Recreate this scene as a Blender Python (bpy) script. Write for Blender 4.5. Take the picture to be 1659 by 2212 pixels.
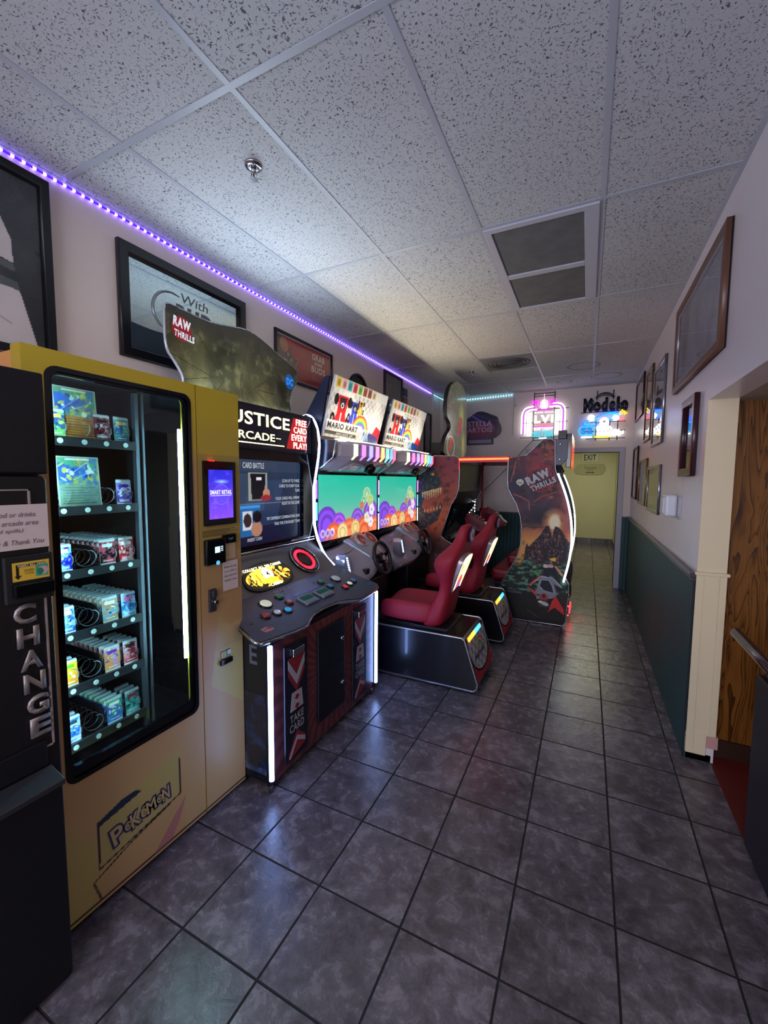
import bpy, bmesh, math, random
import numpy as np
from mathutils import Vector, Matrix
random.seed(7)
for o in list(bpy.data.objects): bpy.data.objects.remove(o)
sc = bpy.context.scene
COL = sc.collection
PI = math.pi
# ------------------------------------------------------------------ camera
CAMZ = 1.591
FPX = 895.6
def cam_axes(yaw, pitch, roll):
    cy, sy, cp, sp = math.cos(yaw), math.sin(yaw), math.cos(pitch), math.sin(pitch)
    fw = Vector((sy*cp, cy*cp, sp)); r = Vector((cy, -sy, 0)); u = r.cross(fw)
    return math.cos(roll)*r+math.sin(roll)*u, -math.sin(roll)*r+math.cos(roll)*u, fw
cr, cu_, cf = cam_axes(-.4547, -.0777, .007)
camd = bpy.data.cameras.new('camera'); cam = bpy.data.objects.new('camera', camd); COL.objects.link(cam)
m = Matrix.Identity(4)
for i in range(3):
    m[i][0] = cr[i]; m[i][1] = cu_[i]; m[i][2] = -cf[i]
m[0][3], m[1][3], m[2][3] = 0, 0, CAMZ
cam.matrix_world = m
camd.sensor_fit = 'VERTICAL'; camd.sensor_height = 24; camd.sensor_width = 18
camd.lens = 24*FPX/2212; camd.clip_start = .02; camd.clip_end = 60
sc.camera = cam
# ------------------------------------------------------------------ colour
def lin(c):
    c = np.asarray(c, float)
    return np.where(c <= .04045, c/12.92, ((c+.055)/1.055)**2.4)
def hx(s):
    s = s.lstrip('#'); return tuple(int(s[i:i+2], 16)/255 for i in (0, 2, 4))
def L4(c):
    if isinstance(c, str): c = hx(c)
    return tuple(float(v) for v in lin(c)) + (1,)
# ------------------------------------------------------------------ view, world, lights
sc.view_settings.view_transform = 'Standard'; sc.view_settings.look = 'None'
sc.view_settings.exposure = 0.12; sc.view_settings.gamma = 1; sc.view_settings.use_curve_mapping = False
w = bpy.data.worlds.new('world'); sc.world = w; w.use_nodes = True
w.node_tree.nodes['Background'].inputs[0].default_value = L4('#8a93a8'); w.node_tree.nodes['Background'].inputs[1].default_value = .15
def area(name, loc, size, power, color, direction=(0, 0, -1), sizey=None, spread=PI):
    d = bpy.data.lights.new(name, 'AREA'); d.energy = power; d.color = L4(color)[:3]; d.size = size; d.spread = spread
    if sizey: d.shape = 'RECTANGLE'; d.size_y = sizey
    o = bpy.data.objects.new(name, d); COL.objects.link(o); o.location = loc
    o.rotation_euler = Vector(direction).to_track_quat('-Z', 'Y').to_euler()
    o['label'] = 'room light'; o['category'] = 'light'; o['kind'] = 'structure'
    return o
# daylight from the front of the restaurant behind the camera, the dining room's lamps, the hall's lamp, plus an added side-room fill
area('window_daylight', (-.6, -2.7, 1.7), 2.6, 112, '#dfe6ff', (0, 1, .10), 1.8)
# the machines' own marquee lamps, shining up the topper boards onto the ceiling
area('marquee_lamp_light', (-1.93, 2.10, 2.09), .95, 7.5, '#d4ecff', (.30, -.1, 1), .06, 2.4)
area('marquee_lamp_light', (-1.74, 3.20, 1.935), .85, 4.4, '#fff2cc', (.22, 0, 1), .06, 2.4)
area('marquee_lamp_light', (-1.74, 4.268, 1.935), .85, 4.4, '#fff2cc', (.22, 0, 1), .06, 2.4)
area('ceiling_lamp_behind', (-.7, -1.2, 2.96), 1.2, 22, '#ffeedd', (0, 0, -1))
area('side_room_fill', (2.9, .6, 1.2), 1.0, 15, '#ffe2c0', (-1, .55, .12))  # added fill, no window there: brightens oak panel, pillar and soffit underside
area('ceiling_lamp_hall', (.0, 9.9, 2.6), .9, 24, '#fffbdc', (0, 0, -1))
# ------------------------------------------------------------------ materials
MATS = {}
def mat(name, col=(.5, .5, .5), rough=.5, metal=0, emit=None, es=0, coat=0, spec=.5, bump=None, var=None):
    if name in MATS: return MATS[name]
    m = bpy.data.materials.new(name); m.use_nodes = True; nt = m.node_tree; b = nt.nodes['Principled BSDF']
    b.inputs['Base Color'].default_value = L4(col); b.inputs['Roughness'].default_value = rough
    b.inputs['Metallic'].default_value = metal; b.inputs['Coat Weight'].default_value = coat; b.inputs['Coat Roughness'].default_value = .04
    b.inputs['Specular IOR Level'].default_value = spec
    if emit is not None:
        b.inputs['Emission Color'].default_value = L4(emit); b.inputs['Emission Strength'].default_value = es
    if var or bump:
        tc = nt.nodes.new('ShaderNodeTexCoord'); n = nt.nodes.new('ShaderNodeTexNoise'); n.inputs['Detail'].default_value = 5
        n.inputs['Scale'].default_value = (var or bump)[0]; nt.links.new(tc.outputs['Object'], n.inputs['Vector'])
        if var:
            mx = nt.nodes.new('ShaderNodeMix'); mx.data_type = 'RGBA'; mx.inputs[6].default_value = L4(col); mx.inputs[7].default_value = L4(var[1])
            nt.links.new(n.outputs['Fac'], mx.inputs[0]); nt.links.new(mx.outputs[2], b.inputs['Base Color'])
        if bump:
            bp = nt.nodes.new('ShaderNodeBump'); bp.inputs['Strength'].default_value = bump[1]; bp.inputs['Distance'].default_value = .002
            n2 = nt.nodes.new('ShaderNodeTexNoise'); n2.inputs['Scale'].default_value = bump[0]; nt.links.new(tc.outputs['Object'], n2.inputs['Vector'])
            nt.links.new(n2.outputs['Fac'], bp.inputs['Height']); nt.links.new(bp.outputs[0], b.inputs['Normal'])
    MATS[name] = m; return m
def printed(name, rough=.35, coat=0, glow=0):
    if name in MATS: return MATS[name]
    m = bpy.data.materials.new(name); m.use_nodes = True; nt = m.node_tree; b = nt.nodes['Principled BSDF']
    a = nt.nodes.new('ShaderNodeAttribute'); a.attribute_name = 'ink'
    nt.links.new(a.outputs['Color'], b.inputs['Base Color']); b.inputs['Roughness'].default_value = rough; b.inputs['Coat Weight'].default_value = coat
    b.inputs['Coat Roughness'].default_value = .03
    if glow:
        nt.links.new(a.outputs['Color'], b.inputs['Emission Color']); b.inputs['Emission Strength'].default_value = glow
    MATS[name] = m; return m
def glowm(name, col, s):
    if name in MATS: return MATS[name]
    m = bpy.data.materials.new(name); m.use_nodes = True; nt = m.node_tree
    for n in list(nt.nodes): nt.nodes.remove(n)
    e = nt.nodes.new('ShaderNodeEmission'); o = nt.nodes.new('ShaderNodeOutputMaterial'); nt.links.new(e.outputs[0], o.inputs[0])
    e.inputs[0].default_value = L4(col); e.inputs[1].default_value = s
    MATS[name] = m; return m
def glassm(name, tint='#ffffff', ior=1.5, extra=0.0):
    if name in MATS: return MATS[name]
    m = bpy.data.materials.new(name); m.use_nodes = True; nt = m.node_tree
    for n in list(nt.nodes): nt.nodes.remove(n)
    t = nt.nodes.new('ShaderNodeBsdfTransparent'); g = nt.nodes.new('ShaderNodeBsdfGlossy'); g.inputs['Roughness'].default_value = 0.0
    f = nt.nodes.new('ShaderNodeFresnel'); ge = nt.nodes.new('ShaderNodeNewGeometry'); io = nt.nodes.new('ShaderNodeMath'); io.operation = 'MULTIPLY_ADD'
    nt.links.new(ge.outputs['Backfacing'], io.inputs[0]); io.inputs[1].default_value = 1/ior-ior; io.inputs[2].default_value = ior; nt.links.new(io.outputs[0], f.inputs[0])
    mx = nt.nodes.new('ShaderNodeMixShader'); o = nt.nodes.new('ShaderNodeOutputMaterial')
    t.inputs[0].default_value = L4(tint)
    ad = nt.nodes.new('ShaderNodeMath'); ad.operation = 'ADD'; ad.inputs[1].default_value = extra; nt.links.new(f.outputs[0], ad.inputs[0])
    nt.links.new(ad.outputs[0], mx.inputs[0]); nt.links.new(t.outputs[0], mx.inputs[1]); nt.links.new(g.outputs[0], mx.inputs[2]); nt.links.new(mx.outputs[0], o.inputs[0])
    MATS[name] = m; return m
BLACK = mat('black_laminate', '#0c0d16', .38, spec=.5)
BLKM = mat('black_matte', '#08090d', .7)
BLKG = mat('black_gloss', '#07080d', .12)
BLKMET = mat('black_painted_steel', '#0a0b14', .45, .2, bump=(260, .15))
CHROME = mat('chrome', '#c9ccd4', .12, 1)
STEEL = mat('brushed_steel', '#9a9da6', .3, 1)
TMOLD = mat('trim_molding', '#a9abb3', .25, .8)
SILV = mat('silver_plastic', '#aca4b0', .25, .12, coat=.4)
REDP = mat('red_velour', '#9c1230', .62, bump=(500, .2), var=(9, '#8a0f2a'))
WHT = mat('white_plastic', '#d4d4da', .3)
PAPER = mat('paper', '#cdbdbd', .8)
PRINT = printed('printed_vinyl', .4)
PRINTM = printed('printed_vinyl_matte', .65)
PRINTG = printed('printed_vinyl_gloss', .3, .6)
GLASS = glassm('picture_glass')
# ------------------------------------------------------------------ objects
ORG = {}
def thing(name, label, cat, loc=(0, 0, 0), group=None, kind=None):
    o = bpy.data.objects.new(name, None); COL.objects.link(o); o.empty_display_size = .1
    o.location = loc; o['label'] = label; o['category'] = cat
    if group: o['group'] = group
    if kind: o['kind'] = kind
    ORG[o] = Vector(loc); return o
def tag(o, label=None, cat=None, group=None, kind=None):
    for k, v in (('label', label), ('category', cat), ('group', group), ('kind', kind)):
        if v: o[k] = v
    return o
def put(name, me, parent=None, mats=None):
    o = bpy.data.objects.new(name, me); COL.objects.link(o)
    if mats is not None:
        me.materials.clear()
        for m_ in (mats if isinstance(mats, (list, tuple)) else [mats]): me.materials.append(m_)
    if parent is not None:
        org = ORG[parent]; me.transform(Matrix.Translation(-org)); o.parent = parent; ORG[o] = org
    else: ORG[o] = Vector((0, 0, 0))
    return o
class MB:
    def __init__(s): s.v = []; s.f = []; s.m = []; s.sm = []
    def add(s, vs, fs, mi=0, smooth=False):
        b = len(s.v); s.v += [tuple(p) for p in vs]
        for f in fs: s.f.append(tuple(b+i for i in f)); s.m.append(mi); s.sm.append(smooth)
        return s
    def box(s, x0, x1, y0, y1, z0, z1, mi=0):
        v = [(x, y, z) for x in (x0, x1) for y in (y0, y1) for z in (z0, z1)]
        return s.add(v, [(0, 1, 3, 2), (4, 6, 7, 5), (0, 4, 5, 1), (2, 3, 7, 6), (0, 2, 6, 4), (1, 5, 7, 3)], mi)
    def fbox(s, F, u0, u1, v0, v1, n0, n1, mi=0):
        v = [F(u, w_, n) for u in (u0, u1) for w_ in (v0, v1) for n in (n0, n1)]
        return s.add(v, [(0, 1, 3, 2), (4, 6, 7, 5), (0, 4, 5, 1), (2, 3, 7, 6), (0, 2, 6, 4), (1, 5, 7, 3)], mi)
    def prism(s, F, pts, n0, n1, mi=0):
        n = len(pts); v = [F(a, b, n0) for a, b in pts]+[F(a, b, n1) for a, b in pts]
        return s.add(v, [tuple(range(n)), tuple(range(2*n-1, n-1, -1))]+[(i, i+n, (i+1) % n+n, (i+1) % n) for i in range(n)], mi)
    def tube(s, path, r, n=8, mi=0, closed=False):
        P = [Vector(p) for p in path]; N = len(P); rings = []; up = None; rr = r if isinstance(r, (list, tuple)) else [r]*N
        for i, p in enumerate(P):
            if closed: t = P[(i+1) % N]-P[i-1]
            else: t = P[min(i+1, N-1)]-P[max(i-1, 0)]
            if t.length < 1e-9: t = Vector((0, 0, 1))
            t.normalize()
            if up is None: up = t.orthogonal().normalized()
            up = (up-t*up.dot(t)); up = up.normalized() if up.length > 1e-6 else t.orthogonal().normalized()
            sd = t.cross(up)
            rings.append([p+(up*math.cos(a)+sd*math.sin(a))*rr[i] for a in [2*PI*k/n for k in range(n)]])
        v = [q for R_ in rings for q in R_]; f = []
        for i in range(N if closed else N-1):
            j = (i+1) % N
            f += [(i*n+k, i*n+(k+1) % n, j*n+(k+1) % n, j*n+k) for k in range(n)]
        s.add(v, f, mi, True)
        if not closed: b = len(s.v)-len(v); s.f += [tuple(b+k for k in range(n-1, -1, -1)), tuple(b+(N-1)*n+k for k in range(n))]; s.m += [mi]*2; s.sm += [False]*2
        return s
    def cyl(s, p0, p1, r, n=20, mi=0, r1=None): return s.tube([p0, p1], [r, r1 if r1 is not None else r], n, mi)
    def lathe(s, F, prof, n=28, mi=0):
        v = [F(r*math.cos(2*PI*k/n), r*math.sin(2*PI*k/n), h_) for r, h_ in prof for k in range(n)]
        f = [(i*n+k, i*n+(k+1) % n, (i+1)*n+(k+1) % n, (i+1)*n+k) for i in range(len(prof)-1) for k in range(n)]
        s.add(v, f, mi, True)
        b = len(s.v)-len(v); s.f += [tuple(b+k for k in range(n-1, -1, -1)), tuple(b+(len(prof)-1)*n+k for k in range(n))]; s.m += [mi]*2; s.sm += [False]*2
        return s
    def loft(s, rings, mi=0, cap=True, smooth=True):
        n = len(rings[0]); v = [p for r_ in rings for p in r_]
        f = [(i*n+k, i*n+(k+1) % n, (i+1)*n+(k+1) % n, (i+1)*n+k) for i in range(len(rings)-1) for k in range(n)]
        s.add(v, f, mi, smooth)
        if cap: b = len(s.v)-len(v); s.f += [tuple(b+k for k in range(n-1, -1, -1)), tuple(b+(len(rings)-1)*n+k for k in range(n))]; s.m += [mi]*2; s.sm += [smooth]*2
        return s
    def build(s, name, mats, parent=None, bevel=0, sub=0, seg=2, recalc=True):
        me = bpy.data.meshes.new(name); me.from_pydata([tuple(p) for p in s.v], [], s.f)
        for p, mi, sm in zip(me.polygons, s.m, s.sm): p.material_index = mi; p.use_smooth = sm
        if recalc:
            bm = bmesh.new(); bm.from_mesh(me); bmesh.ops.recalc_face_normals(bm, faces=bm.faces); bm.to_mesh(me); bm.free()
        o = put(name, me, parent, mats)
        if bevel:
            b = o.modifiers.new('bevel', 'BEVEL'); b.width = bevel; b.segments = seg; b.limit_method = 'ANGLE'; b.angle_limit = math.radians(40); b.harden_normals = False
        if sub:
            b = o.modifiers.new('sub', 'SUBSURF'); b.levels = sub; b.render_levels = sub
            for p in me.polygons: p.use_smooth = True
        return o
class Fr:
    """frame: origin, right, up; normal = right x up"""
    def __init__(s, O, R, U):
        s.O = Vector(O); s.R = Vector(R).normalized(); s.U = Vector(U).normalized(); s.N = s.R.cross(s.U)
    def __call__(s, u, v, n=0): return s.O+s.R*u+s.U*v+s.N*n
    def at(s, u, v, n=0, rot=0):
        return Fr(s(u, v, n), s.R*math.cos(rot)+s.U*math.sin(rot), -s.R*math.sin(rot)+s.U*math.cos(rot))
    def mtx(s):
        m_ = Matrix.Identity(4)
        for i in range(3): m_[i][0] = s.R[i]; m_[i][1] = s.U[i]; m_[i][2] = s.N[i]; m_[i][3] = s.O[i]
        return m_
FX = lambda x, y=0, z=0: Fr((x, y, z), (0, 1, 0), (0, 0, 1))     # faces +x
FY = lambda y, x=0, z=0: Fr((x, y, z), (1, 0, 0), (0, 0, 1))     # faces the camera side (-y)
FW = lambda x, y=0, z=0: Fr((x, y, z), (0, -1, 0), (0, 0, 1))    # right wall, faces -x
def curve_mesh(cu):
    o = bpy.data.objects.new('tmp', cu); COL.objects.link(o); bpy.context.view_layer.update()
    me = bpy.data.meshes.new_from_object(o.evaluated_get(bpy.context.evaluated_depsgraph_get())); bpy.data.objects.remove(o); bpy.data.curves.remove(cu); return me
def shape(name, F, loops, thick, mats, parent=None, bevel=0, nofs=0):
    cu = bpy.data.curves.new(name, 'CURVE'); cu.dimensions = '2D'; cu.fill_mode = 'BOTH'; cu.extrude = max(thick/2-bevel, 0); cu.bevel_depth = bevel; cu.bevel_resolution = 1; cu.offset = -bevel
    for lp in loops:
        sp = cu.splines.new('POLY'); sp.points.add(len(lp)-1); sp.use_cyclic_u = True
        for p, (a, b) in zip(sp.points, lp): p.co = (a, b, 0, 1)
    me = curve_mesh(cu); me.name = name
    me.transform(F.mtx() @ Matrix.Translation((0, 0, nofs-thick/2)))
    return put(name, me, parent, mats)
def rrect(u0, u1, v0, v1, r, n=6):
    r = min(r, (u1-u0)/2-1e-4, (v1-v0)/2-1e-4)
    out = []
    for cx, cy, a0 in ((u1-r, v1-r, 0), (u0+r, v1-r, 90), (u0+r, v0+r, 180), (u1-r, v0+r, 270)):
        out += [(cx+r*math.cos(math.radians(a0+90*k/n)), cy+r*math.sin(math.radians(a0+90*k/n))) for k in range(n+1)]
    return out
def ellp(cx, cy, rx, ry, n=28, a0=0, rot=0):
    c, s_ = math.cos(rot), math.sin(rot)
    return [(cx+rx*math.cos(t)*c-ry*math.sin(t)*s_, cy+rx*math.cos(t)*s_+ry*math.sin(t)*c) for t in [a0+2*PI*k/n for k in range(n)]]
def smooth(pts, it=2, closed=True):
    for _ in range(it):
        q = []; n = len(pts)
        for i in range(n if closed else n-1):
            a, b = pts[i], pts[(i+1) % n]
            q += [tuple(.75*a[k]+.25*b[k] for k in range(len(a))), tuple(.25*a[k]+.75*b[k] for k in range(len(a)))]
        pts = q if closed else [pts[0]]+q+[pts[-1]]
    return pts
def text(name, s, F, mats, parent, w=None, h=None, off=0, shear=0, ext=.0006, align='L', n=0.0006, lsp=1.0, cl=False):
    cu = bpy.data.curves.new(name, 'FONT'); cu.body = s; cu.size = 1; cu.offset = off; cu.shear = shear; cu.extrude = 0; cu.resolution_u = 3; cu.space_line = lsp; cu.space_character = 1+max(off, 0)*4
    if cl: cu.align_x = 'CENTER'
    me = curve_mesh(cu); me.name = name
    n_ = len(me.vertices); co = np.empty(n_*3); me.vertices.foreach_get('co', co); co = co.reshape(-1, 3)
    mn, mx = co.min(0), co.max(0); W, H = mx[0]-mn[0], mx[1]-mn[1]
    sy = h/H if h else w/W; sx = w/W if w else sy
    co[:, 0] = (co[:, 0]-mn[0])*sx; co[:, 1] = (co[:, 1]-mn[1])*sy; co[:, 2] = 0
    if align == 'C': co[:, 0] -= W*sx/2
    if align == 'R': co[:, 0] -= W*sx
    me.vertices.foreach_set('co', co.ravel())
    me.transform(F.mtx() @ Matrix.Translation((0, 0, n)))
    me.update()
    return put(name, me, parent, mats)
# ------------------------------------------------------------------ painted artwork (colour per vertex on a fine grid)
def vnoise(U, V, sc_, seed, octs=4):
    rs = np.random.RandomState(seed); out = np.zeros_like(U); amp = 1; tot = 0
    for o_ in range(octs):
        g = rs.rand(64, 64); x = U*sc_*(2**o_)+rs.rand()*20; y = V*sc_*(2**o_)+rs.rand()*20
        xi = np.floor(x).astype(int); yi = np.floor(y).astype(int); fx = x-xi; fy = y-yi; fx = fx*fx*(3-2*fx); fy = fy*fy*(3-2*fy)
        a = g[yi % 64, xi % 64]; b = g[yi % 64, (xi+1) % 64]; c = g[(yi+1) % 64, xi % 64]; d = g[(yi+1) % 64, (xi+1) % 64]
        out += amp*((a*(1-fx)+b*fx)*(1-fy)+(c*(1-fx)+d*fx)*fy); tot += amp; amp *= .5
    return out/tot
class Cv:
    def __init__(s, w, h, res, bg='#000000'):
        s.w, s.h = w, h; s.nx = max(2, int(round(w/res))); s.ny = max(2, int(round(h/res)))
        s.U, s.V = np.meshgrid(np.linspace(0, w, s.nx+1), np.linspace(0, h, s.ny+1)); s.C = np.zeros(s.U.shape+(3,)); s.C[:] = hx(bg) if isinstance(bg, str) else bg; s.res = res
    def mix(s, M, col, a=1):
        c = np.array(hx(col) if isinstance(col, str) else col); M = np.clip(M*a, 0, 1)[..., None]; s.C = s.C*(1-M)+c*M; return s
    def grad(s, bot, top, p=1):
        t = ((s.V/s.h)**p)[..., None]; s.C = np.array(hx(bot))*(1-t)+np.array(hx(top))*t; return s
    def gradh(s, l, r):
        t = (s.U/s.w)[..., None]; s.C = np.array(hx(l))*(1-t)+np.array(hx(r))*t; return s
    def ell(s, cx, cy, rx, ry, col, a=1, rot=0, soft=0):
        du, dv = s.U-cx, s.V-cy; c, q = math.cos(rot), math.sin(rot)
        d = np.sqrt(((du*c+dv*q)/rx)**2+((-du*q+dv*c)/ry)**2)
        M = (d < 1).astype(float) if not soft else np.clip((1-d)/soft+.0, 0, 1)
        return s.mix(M, col, a)
    def ring(s, cx, cy, r0, r1, col, a=1, asp=1, half=None):
        d = np.hypot(s.U-cx, (s.V-cy)/asp); M = ((d > r0) & (d < r1)).astype(float)
        if half == 'top': M *= (s.V > cy)
        return s.mix(M, col, a)
    def poly(s, pts, col, a=1):
        M = np.zeros(s.U.shape, bool); n = len(pts)
        for i in range(n):
            x0, y0 = pts[i]; x1, y1 = pts[(i+1) % n]
            if y0 == y1: continue
            c = ((y0 > s.V) != (y1 > s.V)) & (s.U < (x1-x0)*(s.V-y0)/(y1-y0)+x0); M ^= c
        return s.mix(M.astype(float), col, a)
    def rect(s, u0, u1, v0, v1, col, a=1): return s.mix(((s.U >= u0) & (s.U <= u1) & (s.V >= v0) & (s.V <= v1)).astype(float), col, a)
    def line(s, pts, wd, col, a=1):
        for (x0, y0), (x1, y1) in zip(pts, pts[1:]):
            L = max(1e-9, (x1-x0)**2+(y1-y0)**2); t = np.clip(((s.U-x0)*(x1-x0)+(s.V-y0)*(y1-y0))/L, 0, 1)
            s.mix((np.hypot(s.U-x0-t*(x1-x0), s.V-y0-t*(y1-y0)) < wd/2).astype(float), col, a)
        return s
    def nz(s, sc_, seed, lo, hi, col, a=1, su=1, sv=1):
        return s.mix(np.clip((vnoise(s.U*su, s.V*sv, sc_, seed)-lo)/(hi-lo), 0, 1), col, a)
    def splat(s, n, seed, cols, r0, r1, box=None, a=.8):
        rs = random.Random(seed); b = box or (0, s.w, 0, s.h)
        for _ in range(n): s.ell(rs.uniform(b[0], b[1]), rs.uniform(b[2], b[3]), rs.uniform(r0, r1), rs.uniform(r0, r1)*.6, rs.choice(cols), a, rs.uniform(0, 3))
        return s
    def build(s, name, F, mats, parent=None, clip=None, n=0.0, bend=None):
        V3 = [F(0, 0, n), F.R, F.U]; P = np.array(V3[0])+s.U[..., None]*np.array(V3[1])+s.V[..., None]*np.array(V3[2])
        if bend: P = P+bend(s.U, s.V)[..., None]*np.array(F.N)
        P = P.reshape(-1, 3); nx, ny = s.nx, s.ny
        j, i = np.meshgrid(np.arange(nx), np.arange(ny)); a = (i*(nx+1)+j)
        keep = np.ones(a.shape, bool)
        if clip is not None:
            u = (s.U[:-1, :-1]+s.U[1:, 1:])/2; v = (s.V[:-1, :-1]+s.V[1:, 1:])/2; M = np.zeros(u.shape, bool)
            for k in range(len(clip)):
                x0, y0 = clip[k]; x1, y1 = clip[(k+1) % len(clip)]
                if y0 == y1: continue
                M ^= ((y0 > v) != (y1 > v)) & (u < (x1-x0)*(v-y0)/(y1-y0)+x0)
            keep = M
        a = a[keep]; q = np.stack([a, a+1, a+nx+2, a+nx+1], -1)
        used = np.unique(q); rem = np.full(P.shape[0], -1); rem[used] = np.arange(len(used)); q = rem[q]; P = P[used]; C = lin(s.C.reshape(-1, 3)[used])
        me = bpy.data.meshes.new(name); me.vertices.add(len(P)); me.vertices.foreach_set('co', P.ravel())
        nf = len(q); me.loops.add(nf*4); me.polygons.add(nf); me.loops.foreach_set('vertex_index', q.ravel().astype(np.int32))
        me.polygons.foreach_set('loop_start', np.arange(0, nf*4, 4, dtype=np.int32)); me.polygons.foreach_set('loop_total', np.full(nf, 4, dtype=np.int32))
        me.update(calc_edges=True)
        at = me.attributes.new('ink', 'FLOAT_COLOR', 'POINT'); at.data.foreach_set('color', np.concatenate([C, np.ones((len(C), 1))], 1).ravel())
        return put(name, me, parent, mats)
def dup(root, off, label=None, group=None):
    r = root.copy(); COL.objects.link(r); r.location = root.location+Vector(off)
    if label: r['label'] = label
    if group: r['group'] = group
    ORG[r] = ORG[root]+Vector(off)
    def rec(src, dst):
        for ch in list(src.children):
            c = ch.copy(); COL.objects.link(c); c.parent = dst; ORG[c] = ORG[r]; rec(ch, c)
    rec(root, r); return r
# ================================================================== SETTING
H = 2.991; TU = .345; FX0 = -4.5538*TU; FY0 = 2.6225*TU
XL, XR, YF = -2.30, .572, 7.0
class NT:
    """tiny node helper"""
    def __init__(s, name, rough=.5):
        s.m = bpy.data.materials.new(name); s.m.use_nodes = True; s.nt = s.m.node_tree; s.b = s.nt.nodes['Principled BSDF']; s.b.inputs['Roughness'].default_value = rough
        tc = s.nt.nodes.new('ShaderNodeTexCoord'); s.P = tc.outputs['Object']
        sx = s.nt.nodes.new('ShaderNodeSeparateXYZ'); s.nt.links.new(s.P, sx.inputs[0]); s.x, s.y, s.z = sx.outputs
    def put(s, sock, v):
        if isinstance(v, (int, float)): sock.default_value = v
        elif isinstance(v, tuple): sock.default_value = v
        else: s.nt.links.new(v, sock)
    def M(s, op, a, b=0, c=0):
        n = s.nt.nodes.new('ShaderNodeMath'); n.operation = op; s.put(n.inputs[0], a); s.put(n.inputs[1], b)
        if op in ('MULTIPLY_ADD', 'COMPARE', 'WRAP', 'SMOOTH_MIN'): s.put(n.inputs[2], c)
        return n.outputs[0]
    def vec(s, x, y, z=0):
        n = s.nt.nodes.new('ShaderNodeCombineXYZ'); s.put(n.inputs[0], x); s.put(n.inputs[1], y); s.put(n.inputs[2], z); return n.outputs[0]
    def noise(s, v, sc_, det=4, rough=.5, dist=0):
        n = s.nt.nodes.new('ShaderNodeTexNoise'); s.put(n.inputs['Vector'], v); n.inputs['Scale'].default_value = sc_; n.inputs['Detail'].default_value = det; n.inputs['Roughness'].default_value = rough; n.inputs['Distortion'].default_value = dist; return n.outputs['Fac']
    def wn(s, v):
        n = s.nt.nodes.new('ShaderNodeTexWhiteNoise'); n.noise_dimensions = '3D'; s.put(n.inputs['Vector'], v); return n.outputs['Value']
    def ramp(s, f, stops):
        n = s.nt.nodes.new('ShaderNodeValToRGB'); s.put(n.inputs[0], f); e = n.color_ramp.elements
        while len(e) < len(stops): e.new(.5)
        for el, (p, c) in zip(e, stops): el.position = p; el.color = L4(c)
        return n.outputs[0]
    def mix(s, f, a, b):
        n = s.nt.nodes.new('ShaderNodeMix'); n.data_type = 'RGBA'; s.put(n.inputs[0], f); s.put(n.inputs[6], L4(a) if isinstance(a, str) else a); s.put(n.inputs[7], L4(b) if isinstance(b, str) else b); return n.outputs[2]
    def col(s, c): s.put(s.b.inputs['Base Color'], c)
    def bump(s, h_, st=.3, d=.003):
        n = s.nt.nodes.new('ShaderNodeBump'); n.inputs['Strength'].default_value = st; n.inputs['Distance'].default_value = d; s.put(n.inputs['Height'], h_); s.nt.links.new(n.outputs[0], s.b.inputs['Normal'])
def floor_mat(name, c0, c1, c2, grout):
    t = NT(name, .34)
    u = t.M('DIVIDE', t.M('SUBTRACT', t.x, FX0), TU); v = t.M('DIVIDE', t.M('SUBTRACT', t.y, FY0), TU)
    du = t.M('ABSOLUTE', t.M('SUBTRACT', t.M('FRACT', t.M('ADD', u, .5)), .5)); dv = t.M('ABSOLUTE', t.M('SUBTRACT', t.M('FRACT', t.M('ADD', v, .5)), .5))
    d = t.M('MINIMUM', du, dv); g = t.M('LESS_THAN', d, .0115)
    idn = t.wn(t.vec(t.M('FLOOR', u), t.M('FLOOR', v)))
    pv = t.vec(t.M('ADD', t.x, t.M('MULTIPLY', idn, 13)), t.M('ADD', t.y, t.M('MULTIPLY', idn, 7)), idn)
    n = t.noise(pv, 15, 8, .66, .4); n2 = t.noise(pv, 4.5, 3, .5, .3); n3 = t.noise(pv, 90, 3, .6)
    f = t.M('ADD', t.M('MULTIPLY', n, .62), t.M('ADD', t.M('MULTIPLY', n2, .24), t.M('MULTIPLY', n3, .14)))
    f = t.M('ADD', f, t.M('MULTIPLY', t.M('SUBTRACT', idn, .5), .05))
    c = t.ramp(f, [(.38, c0), (.50, c1), (.62, c2)])
    t.col(t.mix(g, c, grout))
    t.put(t.b.inputs['Roughness'], t.M('ADD', t.M('MULTIPLY', n, .22), t.M('ADD', .15, t.M('MULTIPLY', g, .5))))
    edge = t.M('MINIMUM', t.M('MULTIPLY', d, 70), 1)
    t.bump(t.M('ADD', t.M('MULTIPLY', edge, 1.2), t.M('MULTIPLY', n, 1.1)), .5, .004); return t.m
FLOORM = floor_mat('slate_floor_tile', '#3f393f', '#58525a', '#767079', '#0b0a0d')
HFLOORM = FLOORM
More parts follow.
